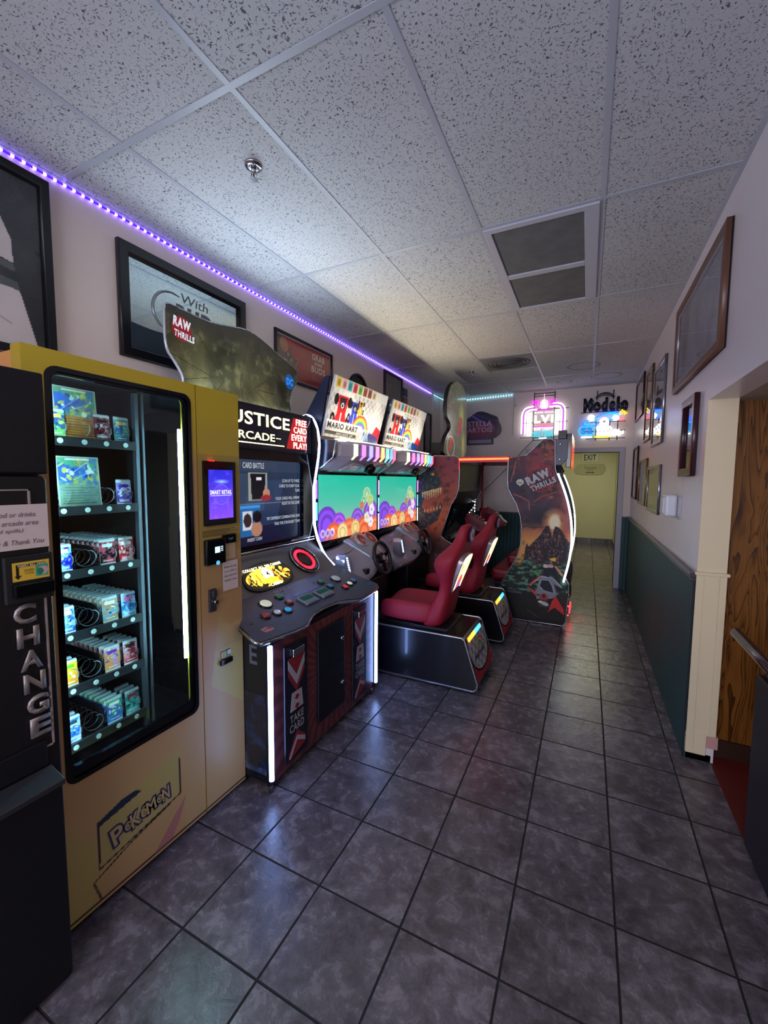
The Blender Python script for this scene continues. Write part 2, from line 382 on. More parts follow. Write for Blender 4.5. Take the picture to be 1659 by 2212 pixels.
def ceil_mat():
    t = NT('acoustic_ceiling_tile', .85)
    cx, cy = -1.815, 1.1876
    u = t.M('FLOOR', t.M('DIVIDE', t.M('SUBTRACT', t.x, cx), .6096)); v = t.M('FLOOR', t.M('DIVIDE', t.M('SUBTRACT', t.y, cy), 1.2325))
    idn = t.wn(t.vec(u, v))
    ang = t.M('MULTIPLY', idn, .9)
    sw = t.noise(t.vec(t.x, t.y, idn), 26, 2)
    a = t.M('ADD', ang, t.M('MULTIPLY', t.M('SUBTRACT', sw, .5), 9))
    wx = t.M('ADD', t.x, t.M('MULTIPLY', t.noise(t.vec(t.x, t.y, 3), 60, 1), .02)); wy = t.M('ADD', t.y, t.M('MULTIPLY', t.noise(t.vec(t.y, t.x, 9), 60, 1), .02))
    n1 = t.noise(t.vec(t.M('MULTIPLY', wx, 1), t.M('MULTIPLY', wy, .42), idn), 185, 1.5, .5)
    n2 = t.noise(t.vec(t.M('MULTIPLY', wx, .42), t.M('MULTIPLY', wy, 1), idn), 185, 1.5, .5)
    sel = t.M('GREATER_THAN', t.noise(t.vec(t.x, t.y, 5), 42, 1), .5)
    nn = t.M('ADD', t.M('MULTIPLY', n1, sel), t.M('MULTIPLY', n2, t.M('SUBTRACT', 1, sel)))
    th = t.M('ADD', .605, t.M('MULTIPLY', idn, .02))
    mk = t.M('MULTIPLY', t.M('SUBTRACT', nn, th), 40); mkc = t.M('MINIMUM', t.M('MAXIMUM', mk, 0), 1)
    big = t.noise(t.P, 1.1, 3)
    base = t.mix(big, '#b0b0b4', '#c2c2c6')
    # water-stain rings near the far end
    c = base
    for (sx_, sy_, r0, r1) in ((-.10, 5.72, .17, .20), (.17, 6.36, .17, .20), (-.35, 6.5, .09, .12)):
        dd = t.M('SQRT', t.M('ADD', t.M('POWER', t.M('SUBTRACT', t.x, sx_), 2), t.M('POWER', t.M('SUBTRACT', t.y, sy_), 2)))
        dd = t.M('ADD', dd, t.M('MULTIPLY', t.noise(t.P, 9, 2), .03)); k = t.M('MULTIPLY', t.M('GREATER_THAN', dd, r0), t.M('LESS_THAN', dd, r1))
        c = t.mix(t.M('MULTIPLY', k, .55), c, '#6d5f66')
    t.col(t.mix(mkc, c, '#56565c')); t.bump(t.M('SUBTRACT', t.M('MULTIPLY', t.noise(t.P, 220, 2), .25), mkc), .6, .003); return t.m
CEILM = ceil_mat()
def wall_mat(name, a, b_, rough=.42):
    t = NT(name, rough); n = t.noise(t.P, 2.2, 4); t.col(t.mix(n, a, b_)); t.bump(t.noise(t.P, 160, 3), .12, .002); return t.m
WALLM = wall_mat('cream_wall_paint', '#d8c8be', '#e0d2c8', .5)
WALLR = wall_mat('satin_white_wall_paint', '#cdc6cc', '#d8d0d6', .3)
CREAM = wall_mat('cream_trim_paint', '#cfc0a0', '#d8caac', .45)
HALLW = wall_mat('pale_yellow_wall_paint', '#bfbc98', '#c9c6a2', .6)
DARKTAN = wall_mat('tan_soffit_paint', '#8e8376', '#968b7e', .7)  # plain tan of the soffit, also used on the side-room wall
def bead_mat():
    t = NT('green_beadboard', .6); fr = t.M('FRACT', t.M('DIVIDE', t.M('ADD', t.x, t.y), .058)); g = t.M('LESS_THAN', t.M('ABSOLUTE', t.M('SUBTRACT', fr, .5)), .09)
    n = t.noise(t.P, 3, 4); c = t.mix(n, '#164046', '#205254'); t.col(t.mix(g, c, '#081a1e')); t.bump(t.M('SUBTRACT', 1, g), .8, .004); return t.m
BEAD = bead_mat()
def oak_mat():
    t = NT('varnished_oak', .3)
    pv = t.vec(t.M('MULTIPLY', t.x, 9), t.M('MULTIPLY', t.y, 9), t.M('MULTIPLY', t.z, 1.1))
    ds = t.noise(pv, .9, 3, .5, .8); rg = t.M('FRACT', t.M('MULTIPLY', ds, 11)); fine = t.noise(t.vec(t.M('MULTIPLY', t.x, 60), t.M('MULTIPLY', t.y, 60), t.M('MULTIPLY', t.z, 2)), 3, 5)
    f = t.M('ADD', t.M('MULTIPLY', t.M('POWER', rg, 3), .55), t.M('MULTIPLY', fine, .5)); t.col(t.ramp(f, [(.15, '#7a4f20'), (.42, '#633c13'), (.7, '#3e2209'), (.95, '#271304')])); return t.m
OAK = oak_mat()
REDF = mat('red_floor', '#5e0e0c', .6, var=(6, '#4c0a0a'))
CHAIR = mat('chair_rail_paint', '#3a3440', .35)
def struct(name, mb, m_, parent=None, bevel=0):
    o = mb.build(name, m_, parent, bevel=bevel); o['kind'] = 'structure'; return o
# floor and ceiling
struct('floor', MB().box(-2.5, .69, -3.1, 12.1, -.08, 0), FLOORM)
struct('floor_side_room', MB().box(.69, 3.2, -3.1, 3.1, -.08, 0), REDF)
struct('ceiling', MB().box(-2.4, XR+.14, -3.1, YF+.1, H, H+.06), CEILM)
tb = MB(); bw = .012
for k in range(-1, 4):
    x = -1.815+.6096*k
    tb.box(x-bw, x+bw, -3.0, YF, H-.003, H+.004)
for k in range(-4, 5):
    y = 1.1876+1.2325*k
    if y < YF: tb.box(XL, XR, y-bw, y+bw, H-.0035, H+.004)
tb.box(-1.205, -.596, 5.49, 5.514, H-.0035, H+.004); tb.box(XL, XL+.02, -3, YF, H-.004, H); tb.box(XR-.02, XR, -3, YF, H-.004, H)
TBAR = mat('ceiling_grid_bar', '#aeb0ba', .4, var=(3, '#a0a3ae'))
struct('trim_1', tb, TBAR)
# walls
struct('wall_left', MB().box(XL-.1, XL, -3.1, YF+.1, 0, H), WALLM)
w_ = MB().box(XL, -.83, YF, YF+.12, 0, H).box(.40, XR+.3, YF, YF+.12, 0, H).box(-.83, .40, YF, YF+.12, 2.02, H)
struct('wall_far', w_, WALLM)
struct('wall_right', MB().box(XR, XR+.13, 2.83, YF+.1, 0, H).box(XR, XR+.13, -3.1, 2.83, 2.035, H), WALLR)
struct('trim_2', MB().box(XR-.002, .703, 2.822, 2.832, 1.09, 2.036), CREAM)
pm = MB().box(XR-.006, .703, 2.812, 2.83, .16, 1.085).box(XR-.012, .715, 2.806, 2.83, 1.075, 1.093).box(XR-.006, XR+.03, 2.806, 2.83, .045, 1.075).box(XR+.03, .66, 2.806, 2.826, .045, .17).box(.672, .703, 2.806, 2.83, .17, 1.075)
struct('trim_3', pm, CREAM, bevel=.002)
struct('trim_4', MB().box(XR+.09, .715, 2.815, 2.93, .09, .16).box(XR, .69, 2.83, 2.93, 0, .04), mat('bare_plaster', '#b78c86', .8))
struct('trim_5', MB().box(.70, 3.2, 2.93, 3.1, 0, 2.035), OAK)                          # oak panelling of the side room
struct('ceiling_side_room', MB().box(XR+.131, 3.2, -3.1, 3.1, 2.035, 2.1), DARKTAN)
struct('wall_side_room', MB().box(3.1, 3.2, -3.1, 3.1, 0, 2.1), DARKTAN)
struct('wall_behind', MB().box(-2.4, 3.2, -3.2, -3.1, 0, H+.06), WALLM)
struct('baseboard_side_room', MB().box(.71, 3.1, 2.915, 2.93, 0, .10), mat('dark_stained_baseboard', '#2a1208', .5))
# green wainscot with dark rail
struct('trim_10', MB().box(XR-.014, XR, 2.83, YF, 0, 1.055), BEAD)
struct('trim_6', MB().box(XR-.034, XR, 2.815, YF, 1.055, 1.08).box(XR-.024, XR, 2.82, YF, 1.035, 1.057), CHAIR, bevel=.005)
struct('trim_11', MB().box(XL, -.95, YF-.014, YF, 0, 1.055).box(.475, XR-.014, YF-.014, YF, 0, 1.055), BEAD)
struct('trim_7', MB().box(XL, -.95, YF-.03, YF, 1.055, 1.078).box(.475, XR, YF-.03, YF, 1.055, 1.075), CHAIR, bevel=.004)
struct('trim_8', MB().box(XL, XL+.07, YF-.16, YF, 0, H).box(XL, XL+.02, 6.42, 6.46, 1, H), WALLM)
# far doorway: cased opening, hall behind
DF = mat('door_casing_paint', '#a9a4ac', .4)
struct('door_1', MB().box(.40, .475, YF-.02, YF+.14, 0, 2.09).box(-.90, -.83, YF-.02, YF+.14, 0, 2.09).box(-.90, .475, YF-.022, YF+.14, 2.02, 2.09), DF, bevel=.004)
struct('wall_hall_back', MB().box(-2.4, .9, 11.8, 11.9, 0, 2.7), HALLW)
struct('wall_hall_right', MB().box(.62, .75, YF+.12, 11.9, 0, 2.7), HALLW)
struct('wall_hall_left', MB().box(-1.7, -1.6, YF+.12, 11.9, 0, 2.7), HALLW)
struct('ceiling_hall', MB().box(-1.7, .75, YF+.12, 11.9, 2.62, 2.7), HALLW)
struct('baseboard_hall', MB().box(-1.6, .62, 11.785, 11.8, 0, .14).box(.605, .62, YF+.14, 11.8, 0, .13), FLOORM)
struct('trim_9', MB().box(.585, .62, 8.1, 8.2, 0, 2.12).box(.585, .62, 9.1, 9.2, 0, 2.12).box(.585, .62, 8.1, 9.2, 2.04, 2.12), mat('hall_casing', '#d8d6a8', .4))
# ================================================================== CHANGE MACHINE (black, lower left)
CX = -1.40
cm = thing('change_machine', 'tall black change machine with CHANGE in metal letters down its front', 'machine', (-1.75, .32, 0))
F = FX(CX)
b = MB().box(-2.1, CX-.045, -.04, .655, 0, 1.885).box(CX-.045, CX, -.04, .655, 1.60, 1.885)
b.build('cabinet', BLKMET, cm, bevel=.006)
shape('door', FX(CX-.045), [rrect(-.035, .650, .02, 1.595, .015)], .04, BLKMET, cm, bevel=.004, nofs=.04)
b = MB()
for (u0, u1, v0, v1) in ((.46, .470, 1.555, 1.562),): pass
ln = [(.02, 1.556), (.605, 1.556), (.605, 1.40)]
def inlay(path, wd=.004): 
    q = MB()
    for (a, b0), (c, d) in zip(path, path[1:]):
        q.fbox(F, min(a, c)-wd/2, max(a, c)+wd/2, min(b0, d)-wd/2, max(b0, d)+wd/2, -.005, .0012)
    return q
inlay(ln).build('pinstripe', mat('tan_line', '#8d7f7d', .5), cm)
inlay([(.615, 1.30), (.615, 1.275)]).build('pinstripe', MATS['tan_line'], cm)
inlay([(.617, 1.255), (.630, 1.255), (.630, .80), (.60, .80)][1:]).build('pinstripe', MATS['tan_line'], cm)
# bill acceptor with sticker
MB().fbox(F, .535, .648, 1.245, 1.375, -.004, .012).build('bill_acceptor', BLKM, cm, bevel=.003)
acc = MB().fbox(F, .548, .642, 1.262, 1.300, .010, .03).build('bill_slot', BLKG, cm, bevel=.004)
cv = Cv(.086, .052, .0018, '#d9b23e').rect(.010, .076, .038, .046, '#14110c').rect(.008, .016, .012, .046, '#14110c').poly([(.003, .016), (.012, .004), (.021, .016)], '#14110c').rect(.052, .083, .006, .040, '#3f9e83').ell(.070, .022, .013, .012, '#caa1a0').ell(.064, .020, .008, .010, '#1f7a63')
st = cv.build('instruction_sticker', F.at(.551, 1.306, .0135), PRINT, cm)
text('lettering', 'INSERT BILL HERE', F.at(.563, 1.3455, .0145), mat('ink_cream', '#e9e0c0', .6), cm, w=.062, h=.0055, off=.012)
text('lettering', 'ACCEPTS\n1 5 10 20', F.at(.577, 1.323, .0145), mat('ink_black', '#15120e', .6), cm, w=.022, h=.014, off=.01)
# CHANGE letters stacked
LM = mat('brushed_letter_metal', '#8f8583', .42, .55)
for i, ch in enumerate('CHANGE'):
    top = 1.238-i*.0675
    o = text('letter', ch, F.at(.552+.0045*i, top-.056, .001), LM, cm, w=.052, h=.056, off=.035, n=.004)
    o.modifiers.new('s', 'SOLIDIFY').thickness = .006
# coin tray and lower ledge
MB().fbox(F, .30, .612, .745, .822, -.006, .004).build('coin_tray_cover', mat('dark_steel', '#22232c', .35, .6), cm, bevel=.003)
MB().prism(FY(0), [(CX, .742), (CX+.075, .722), (CX+.075, .705), (CX, .69)], -.62, -.05).build('tray_ledge', mat('dark_ledge', '#34353d', .4, .5), cm, bevel=.003)
# hand-written note taped on it
nt_ = thing('paper_note', 'white handwritten no food or drinks note taped to the black change machine', 'note', (CX, .55, 1.46))
MB().fbox(F, .43, .645, 1.392, 1.516, .0025, .0035).build('paper', PAPER, nt_)
INK = mat('pen_ink', '#5c5058', .8)
for s_, v, u0, u1 in (('NO food or drinks', 1.486, .490, .615), ('in the arcade area', 1.463, .492, .620), ('(avoid spills)', 1.441, .495, .585), ('Please & Thank You', 1.410, .490, .632)):
    text('handwriting', s_, F.at(u0, v-.004, .004, ), INK, nt_, w=u1-u0, h=.013, shear=.25)

# ================================================================== VENDING MACHINE
VX = -1.54; Y0, Y1 = .665, 1.528
vm = thing('vending_machine', 'tall yellow glass-front card vending machine with blue touch screen', 'vending machine', (-1.91, 1.1, 0))
YEL = mat('yellow_vinyl_wrap', '#b9a02a', .4, var=(1.5, '#c09c34'))
ORG_ = mat('orange_vinyl_wrap', '#c08243', .45)
b = MB().box(-2.26, VX-.06, Y0+.01, Y0+.03, .03, 1.985).box(-2.26, VX-.06, 1.50, Y1-.005, .03, 1.985).box(-2.26, VX-.06, Y0+.03, 1.5, 1.955, 1.985).box(-2.26, -2.24, Y0+.03, 1.5, .03, 1.955).box(-2.24, VX-.06, Y0+.03, 1.5, .03, .40)
b.build('body', ORG_, vm)
for yy in (.75, 1.45):
    for xx in (-2.2, -1.62): MB().cyl((xx, yy, 0), (xx, yy, .035), .022, 12).build('foot', BLKM, vm)
# front door: wrap painted in bands, window hole
WY0, WY1, WZ0, WZ1 = .725, 1.252, .545, 1.942
shape('door_panel', FX(VX-.06), [[(Y0, .03), (1.281, .03), (1.281, 1.995), (Y0, 1.995)], rrect(WY0, WY1, WZ0, WZ1, .035)], .058, mat('door_yellow_edge', '#b3952a', .4), vm, nofs=.058)
MB().box(VX-.058, VX-.002, 1.285, Y1, .03, 1.995).build('service_panel', MATS['door_yellow_edge'], vm)
def wrap(u0, u1):
    c = Cv(u1-u0, 1.965, .0042, '#b08c62'); c.U = c.U+u0; c.V = c.V+.03
    # broad printed colour bands (plain: no figures)
    c.mix(np.clip((c.V-1.60+.05*np.sin(c.U*9))/.08, 0, 1), '#b8a03c')
    c.mix(np.clip((c.V-1.78)/.1, 0, 1), '#c0a82e')
    c.mix(((c.V > 1.25) & (c.U > 1.285) & (c.V < 1.7)).astype(float), '#a08a48', .8)
    c.mix(np.clip(1-np.abs(c.V-.20-(c.U-.7)*.35)/.30, 0, 1)*1.0, '#b09a68', .7)
    c.poly([(.66, .03), (.66, .42), (.80, .30), (.80, .03)], '#a8985a', .8)
    c.poly([(.815, .345), (.815, .165), (1.148, .222), (1.148, .43)], '#a89a60')
    c.poly([(1.17, .03), (1.17, .44), (1.30, .66), (1.54, .70), (1.54, .03)], '#b09468')
    c.poly([(1.33, .62), (1.38, .95), (1.52, .80), (1.53, .45)], '#b0a266')
    c.mix(((c.V > .78) & (c.V < 1.2)).astype(float), '#ac8a60', .5)
    K = '#2a1b28'
    c.line([(.815, .345), (.812, .165)], .007, K); c.line([(.812, .165), (1.148, .222)], .0065, K); c.line([(1.148, .222), (1.148, .38)], .0065, K)
    c.line([(.79, .13), (.93, .175), (1.10, .21)], .006, K); c.line([(.79, .13), (.815, .045)], .0065, K); c.line([(.66, .045), (1.54, .045)], .0055, K)
    c.poly([(.812, .345), (.812, .325), (.98, .352), (.955, .372), (.90, .372)], '#1b2740')
    c.poly([(1.02, .045), (1.18, .20), (1.14, .10), (1.10, .045)], '#98596c', .6)
    return c
c = wrap(Y0, 1.281); FV = FX(VX-.0018)
g = c.build('vinyl_wrap', FV.at(0, 0), PRINT, vm, clip=None) if False else None
def wrap_build(c, hole=None):
    m0 = Cv.build
    # drop cells inside the window hole
    nx, ny = c.nx, c.ny; P = np.stack([np.full(c.U.shape, VX-.0012), c.U, c.V], -1).reshape(-1, 3)
    j, i = np.meshgrid(np.arange(nx), np.arange(ny)); a = i*(nx+1)+j; keep = np.ones(a.shape, bool)
    if hole:
        u = (c.U[:-1, :-1]+c.U[1:, 1:])/2; v = (c.V[:-1, :-1]+c.V[1:, 1:])/2
        keep = ~((u > hole[0]+.002) & (u < hole[1]-.002) & (v > hole[2]+.002) & (v < hole[3]-.002))
        for cy_, sy in ((hole[0]+.035, -1), (hole[1]-.035, 1)):
            for cz_, sz in ((hole[2]+.035, -1), (hole[3]-.035, 1)):
                keep |= ((u-cy_)*sy > 0) & ((v-cz_)*sz > 0) & (np.hypot(u-cy_, v-cz_) > .034)
    a = a[keep]; q = np.stack([a, a+1, a+nx+2, a+nx+1], -1)
    me = bpy.data.meshes.new('vinyl_wrap'); me.from_pydata(P.tolist(), [], q.tolist()); 
    at = me.attributes.new('ink', 'FLOAT_COLOR', 'POINT'); at.data.foreach_set('color', np.concatenate([lin(c.C.reshape(-1, 3)), np.ones((len(P), 1))], 1).ravel())
    return put('vinyl_wrap', me, vm, PRINT)
wrap_build(c, (WY0, WY1, WZ0, WZ1)); wrap_build(wrap(1.286, Y1))
shape('window_gasket', FX(VX), [rrect(WY0-.004, WY1+.004, WZ0-.004, WZ1+.004, .037), rrect(WY0+.012, WY1-.012, WZ0+.012, WZ1-.012, .028)], .006, BLKG, vm, nofs=.002)
shape('window_gasket', FX(VX), [rrect(WY0, WY1, WZ0, WZ1, .035), rrect(WY0+.02, WY1-.02, WZ0+.05, WZ1-.02, .02)], .02, BLKG, vm, nofs=-.006)
gl = glassm('vending_window_glass', '#e6f2f4', 1.5)
shape('window_glass', FX(VX-.012), [rrect(WY0+.006, WY1-.006, WZ0+.006, WZ1-.006, .03)], .004, gl, vm)
# POKeMON lettering on the lower panel
FL = FX(VX)
for ch, u, v, hh, ww, r in zip('POKéMON', (.866, .908, .936, .972, .998, 1.040, 1.066), (.208, .232, .224, .238, .236, .248, .240), (.072, .036, .062, .046, .052, .036, .058), (.042, .027, .036, .026, .040, .026, .032), (.30, .1, .25, .1, .2, .1, .1)):
    f2 = FL.at(u, v, .0, r*.70)
    text('lettering', ch, f2.at(-.007, -.007), mat('logo_dark_blue', '#27295a', .5), vm, h=hh+.014, w=ww+.014, off=.11, n=.0004)
    text('lettering', ch, f2, mat('logo_tan', '#b09868', .5), vm, h=hh, w=ww, off=.02, n=.0009)
# touch screen, card reader, bill slot, lock
shape('screen_bezel', FX(VX), [rrect(1.308, 1.492, 1.376, 1.670, .004)], .012, BLKG, vm, nofs=.010)
c = Cv(.142, .226, .0022).grad('#6a3cc0', '#1c20a8', 1.0)
c.mix(np.clip(1-np.hypot((c.U-.075)/.05, (c.V-.172)/.012), 0, 1), '#7fb0ff'); c.ring(.072, .112, .045, .0475, '#7a62dd', .7); c.ell(.072, .112, .046, .05, '#5a48d2', .35); c.nz(40, 3, .55, .9, '#8f62e0', .4)
c.rect(.008, .132, .1075, .109, '#c8c0ff')
c.build('touch_screen', FX(VX+.0105).at(1.331, 1.405), printed('screen_glow_blue', .2, 0, 1.5), vm)
text('lettering', 'SMART RETAIL', FX(VX+.011).at(1.337, 1.518), glowm('screen_white', '#dcd8ff', 1.6), vm, w=.128, h=.020, off=.02)
MB().fbox(FX(VX), 1.34, 1.365, 1.6685, 1.6725, .0, .0135).build('status_lamp', glowm('red_led_small', '#ff2020', 3), vm)
for k, (u1_, v) in enumerate(((.19, 1.352), (.16, 1.346), (.205, 1.340), (.14, 1.333), (.19, 1.327))):
    MB().fbox(FX(VX), 1.300, 1.300+u1_, v, v+.0022, -.0005, .0006).build('small_print', mat('small_print_ink', '#4f3f22', .7), vm)
MB().fbox(FX(VX), 1.302, 1.415, 1.196, 1.314, -.001, .02).build('card_reader', BLKG, vm, bevel=.006)
MB().fbox(FX(VX), 1.350, 1.378, 1.25, 1.278, .02, .0212).build('reader_display', glowm('reader_lcd', '#c8ffe8', 1.4), vm)
for k in range(3): MB().fbox(FX(VX), 1.384, 1.396, 1.255+.009*k, 1.260+.009*k, .02, .0212).build('reader_icon', glowm('reader_icon', '#d8e8ff', .9), vm)
MB().cyl((VX+.018, 1.365, 1.203), (VX+.022, 1.365, 1.203), .010, 14).build('reader_light', glowm('reader_blue', '#58b8e8', 1.2), vm)
MB().fbox(FX(VX), 1.408, 1.487, 1.283, 1.325, 0, .012).build('tap_pad', BLKG, vm, bevel=.002)
MB().fbox(FX(VX), 1.418, 1.489, 1.205, 1.283, -.001, .003).build('payment_card', mat('card_white', '#b6a184', .6), vm)
text('lettering', 'TAP', FX(VX).at(1.435, 1.298, .0125), mat('pad_grey', '#8890a8', .5), vm, h=.012)
MB().fbox(FX(VX), 1.322, 1.362, .975, 1.083, -.001, .009).fbox(FX(VX), 1.334, 1.360, 1.045, 1.078, .008, .018).build('lock_plate', mat('lock_steel', '#5d5b66', .35, .8), vm, bevel=.003)
MB().cyl((VX+.008, 1.352, 1.02), (VX+.022, 1.352, 1.02), .011, 16).build('lock_cylinder', CHROME, vm)
MB().fbox(FX(VX), 1.378, 1.448, .700, .724, 0, .014).build('bill_slot', BLKG, vm, bevel=.002)
c = Cv(.062, .04, .002, '#cfc7a0').rect(0, .062, 0, .003, '#252018').rect(0, .003, 0, .04, '#252018').rect(.008, .026, .008, .03, '#b49a3e').rect(.03, .056, .006, .034, '#4f9c86').ell(.05, .022, .009, .011, '#d9d4c6').rect(.004, .058, .034, .038, '#252018')
c.build('instruction_sticker', FX(VX+.001).at(1.386, .727), PRINT, vm)
n2_ = thing('paper_note', 'small white handwritten note taped under the card reader of the yellow machine', 'note', (VX, 1.47, 1.13))
MB().fbox(FX(VX), 1.405, 1.500, 1.055, 1.197, .004, .005).build('paper', PAPER, n2_)
for k, s_ in enumerate(('Please do not', 'force bills in,', 'WILL NOT GIVE', 'CHANGE  Thanks')): text('handwriting', s_, FX(VX).at(1.413, 1.165-.022*k, .0055), INK, n2_, w=.078, h=.009, shear=.2)
# interior
DK = mat('vending_interior_black', '#0a0b10', .45)
b = MB().box(-2.235, -2.225, Y0+.03, 1.5, .40, 1.95).box(-2.225, VX-.06, Y0+.03, Y0+.04, .40, 1.95).box(-2.225, VX-.06, 1.485, 1.5, .40, 1.95).box(-2.225, VX-.06, Y0+.04, 1.485, 1.94, 1.952).box(-2.225, VX-.06, Y0+.04, 1.485, .40, .42)
b.box(-2.22, -1.66, 1.085, 1.10, .42, 1.94)
b.build('interior_liner', DK, vm)
MB().box(-1.668, -1.645, 1.078, 1.092, .50, 1.93).box(-1.66, -1.64, 1.104, 1.112, .50, 1.93).build('divider_post', mat('post_steel', '#8b98a8', .3, .9), vm)
FLB = [1.721, 1.475, 1.245, 1.018, .820, .607]; YC = [.807, .885, .961, 1.034]
TRAYM = mat('tray_front_steel', '#5b6168', .28, .85)
TAGM = mat('slot_tag', '#c8e0de', .5)
COILM = mat('coil_wire', '#7d848c', .3, .9)
def coil_mb(y, z, x0=-1.652, x1=-2.16, r=.031, pitch=.034):
    n = int((x0-x1)/pitch); pts = []
    for k in range(n*14+1):
        a = k/14*2*PI; pts.append((x0-(x0-x1)*k/(n*14), y+r*math.sin(a), z+r*math.cos(a)))
    return MB().tube(pts, .0016, 5)
SHZ = {}
for r_, z in enumerate(FLB):
    sh = MB().box(-2.2, -1.65, .705, 1.075, z-.008, z-.002).build('shelf_tray', DK, vm)
    MB().box(-1.653, -1.642, .700, 1.078, z-.019, z+.014).build('tray_front', TRAYM, sh)
    for y in YC: MB().lathe(Fr((-1.642, y, z-.002), (0, 1, 0), (0, 0, 1)), [(.0095, 0), (.0095, .0015)], 14).build('slot_tag', TAGM, sh)
    if r_ > 0:
        for yy, hh in ((.847, .05), (.923, .085), (.998, .05)):
            pts = [(-1.67, z), (-1.67, z+hh*.55), (-1.69, z+hh*.9), (-1.72, z+hh), (-2.18, z+hh), (-2.18, z)]
            if r_ > 1 or yy != .923: MB().prism(FY(yy), [(a, c_) for a, c_ in pts], -.0012, .0012).build('slot_divider', DK, sh)
EMPTY = {(1, 0), (1, 2), (2, 1), (3, 1), (4, 1), (5, 1)}
cb = None
for r_ in range(6):
    for k in range(4):
        me = coil_mb(YC[k], FLB[r_]+.046)
        o = me.build('dispensing_coil', COILM, vm)
MB().tube([(-1.585, 1.232, .79), (-1.585, 1.232, 1.80)], .0075, 10).build('light_tube', glowm('vending_tube', '#c8f6ff', 130), vm)
MB().tube([(-1.60, .712, .60), (-1.60, .712, 1.90)], .006, 10).build('light_tube', glowm('vending_tube_side', '#c8f4ff', 170), vm)
# ---- card packs: each a thing of its own
def pack_canvas(c0, c1, c2, c3, seed):
    c = Cv(.058, .096, .0018).grad(c0, c1); c.nz(60, seed, .45, .6, c2, .9); c.splat(16, seed, [c3, c2, '#ffffff', c1], .002, .009, (.008, .05, .03, .085), .8); c.splat(5, seed+40, ['#16181e', c2], .002, .006, (.01, .048, .03, .07), .7); c.rect(.008, .050, .010, .022, c2, .6); c.rect(.012, .046, .013, .018, '#ffffff', .8)
    c.rect(0, .058, 0, .006, '#c8d8dc').rect(0, .058, .088, .096, '#d0e0e4').rect(.01, .048, .068, .08, c3); return c
PK = {
 'blue': ('blue and green foil', pack_canvas('#2a6f5a', '#3550c0', '#8ad06a', '#f0e060', 1)), 'darkred': ('dark red foil', pack_canvas('#5a1020', '#902a30', '#c8c8d0', '#201018', 2)),
 'mint': ('pale green and blue foil', pack_canvas('#4aa08a', '#8ac0b0', '#3a5fb0', '#ffe890', 3)), 'violet': ('violet and white foil', pack_canvas('#382a9a', '#9a8ad0', '#e8e8ff', '#5030a8', 4)),
 'royal': ('royal blue foil', pack_canvas('#1818a0', '#2020c8', '#8ad0f0', '#ffffff', 5)), 'blackpink': ('black foil with pink edges', pack_canvas('#101820', '#203038', '#e05a70', '#e8f0f0', 6)),
 'red': ('red foil', pack_canvas('#c01828', '#e03a48', '#ffd0d0', '#ffffff', 7)), 'sky': ('sky blue and white foil', pack_canvas('#5fb8e0', '#a8c8e8', '#d0a070', '#ffffff', 8)),
 'azure': ('bright blue foil', pack_canvas('#38b0e8', '#2858c8', '#b8e8ff', '#ff80c0', 9)), 'navy': ('blue and silver foil', pack_canvas('#2050a8', '#3a78d8', '#90c8f0', '#ffffff', 10)),
 'pink': ('lilac and orange foil', pack_canvas('#c890d8', '#d8c8e0', '#f0a050', '#7a3fc0', 11)), 'crimson': ('white and crimson foil', pack_canvas('#e06068', '#d8e0e8', '#c02838', '#403840', 12)),
 'lime': ('lime green and orange foil', pack_canvas('#e07828', '#e8d838', '#f0a030', '#60c030', 13)), 'green': ('green and blue foil', pack_canvas('#38a0e0', '#58b858', '#4068d0', '#ffffff', 14)),
 'teal': ('teal foil', pack_canvas('#287878', '#305868', '#60d0c8', '#b03040', 15)), 'cobalt': ('cobalt foil', pack_canvas('#2048b0', '#3080e0', '#c0d8e8', '#303848', 16))}
PROTO = {}
FOILM = mat('foil_back', '#a8c0c8', .3, .5)
PRINTF = printed('printed_foil', .25, .4)
def pack(kind, label, row, k, depth=0, group=None, tilt=0, hh=1.0):
    y, z, x = YC[k], FLB[row]+.006, -1.662-.033*depth
    if kind not in PROTO:
        t = thing('card_pack', label, 'card pack', (x, y, z)); s_ = .055
        Fp = FX(x, y-.0275, z)
        bd = shape('wrapper', Fp, [rrect(0, .055, 0, .104, .002, 2)], .007, FOILM, t, bevel=.002)
        PK[kind][1].build('printed_front', Fp.at(-.0015, .004, .0004), PRINTF, t)
        PROTO[kind] = t
        t.rotation_euler = (0, -.06+tilt, 0)
    else:
        p = PROTO[kind]; t = dup(p, Vector((x, y, z))-p.location, label, group); t.rotation_euler = (0, -.06+tilt+.02*math.sin(depth*3), .02*math.sin(depth*5+row))
    t['label'] = label
    if group: t['group'] = group
    return t
RN = ['top shelf', 'second shelf', 'third shelf', 'fourth shelf', 'fifth shelf', 'bottom shelf']
ON = ['front', 'second', 'third', 'fourth', 'fifth', 'sixth', 'seventh', 'eighth', 'ninth', 'tenth', 'eleventh', 'twelfth']
CN = ['leftmost slot', 'second slot', 'third slot', 'rightmost slot']
STOCK = [(0, 0, 'blue', 2), (0, 2, 'darkred', 0), (0, 3, 'mint', 0), (1, 3, 'violet', 0), (2, 0, 'royal', 1), (2, 2, 'blackpink', 11), (2, 3, 'red', 10), (3, 0, 'navy', 2), (3, 2, 'sky', 11), (3, 3, 'azure', 8),
         (4, 0, 'lime', 2), (4, 2, 'pink', 11), (4, 3, 'crimson', 4), (5, 0, 'cobalt', 3), (5, 2, 'green', 7), (5, 3, 'teal', 2)]
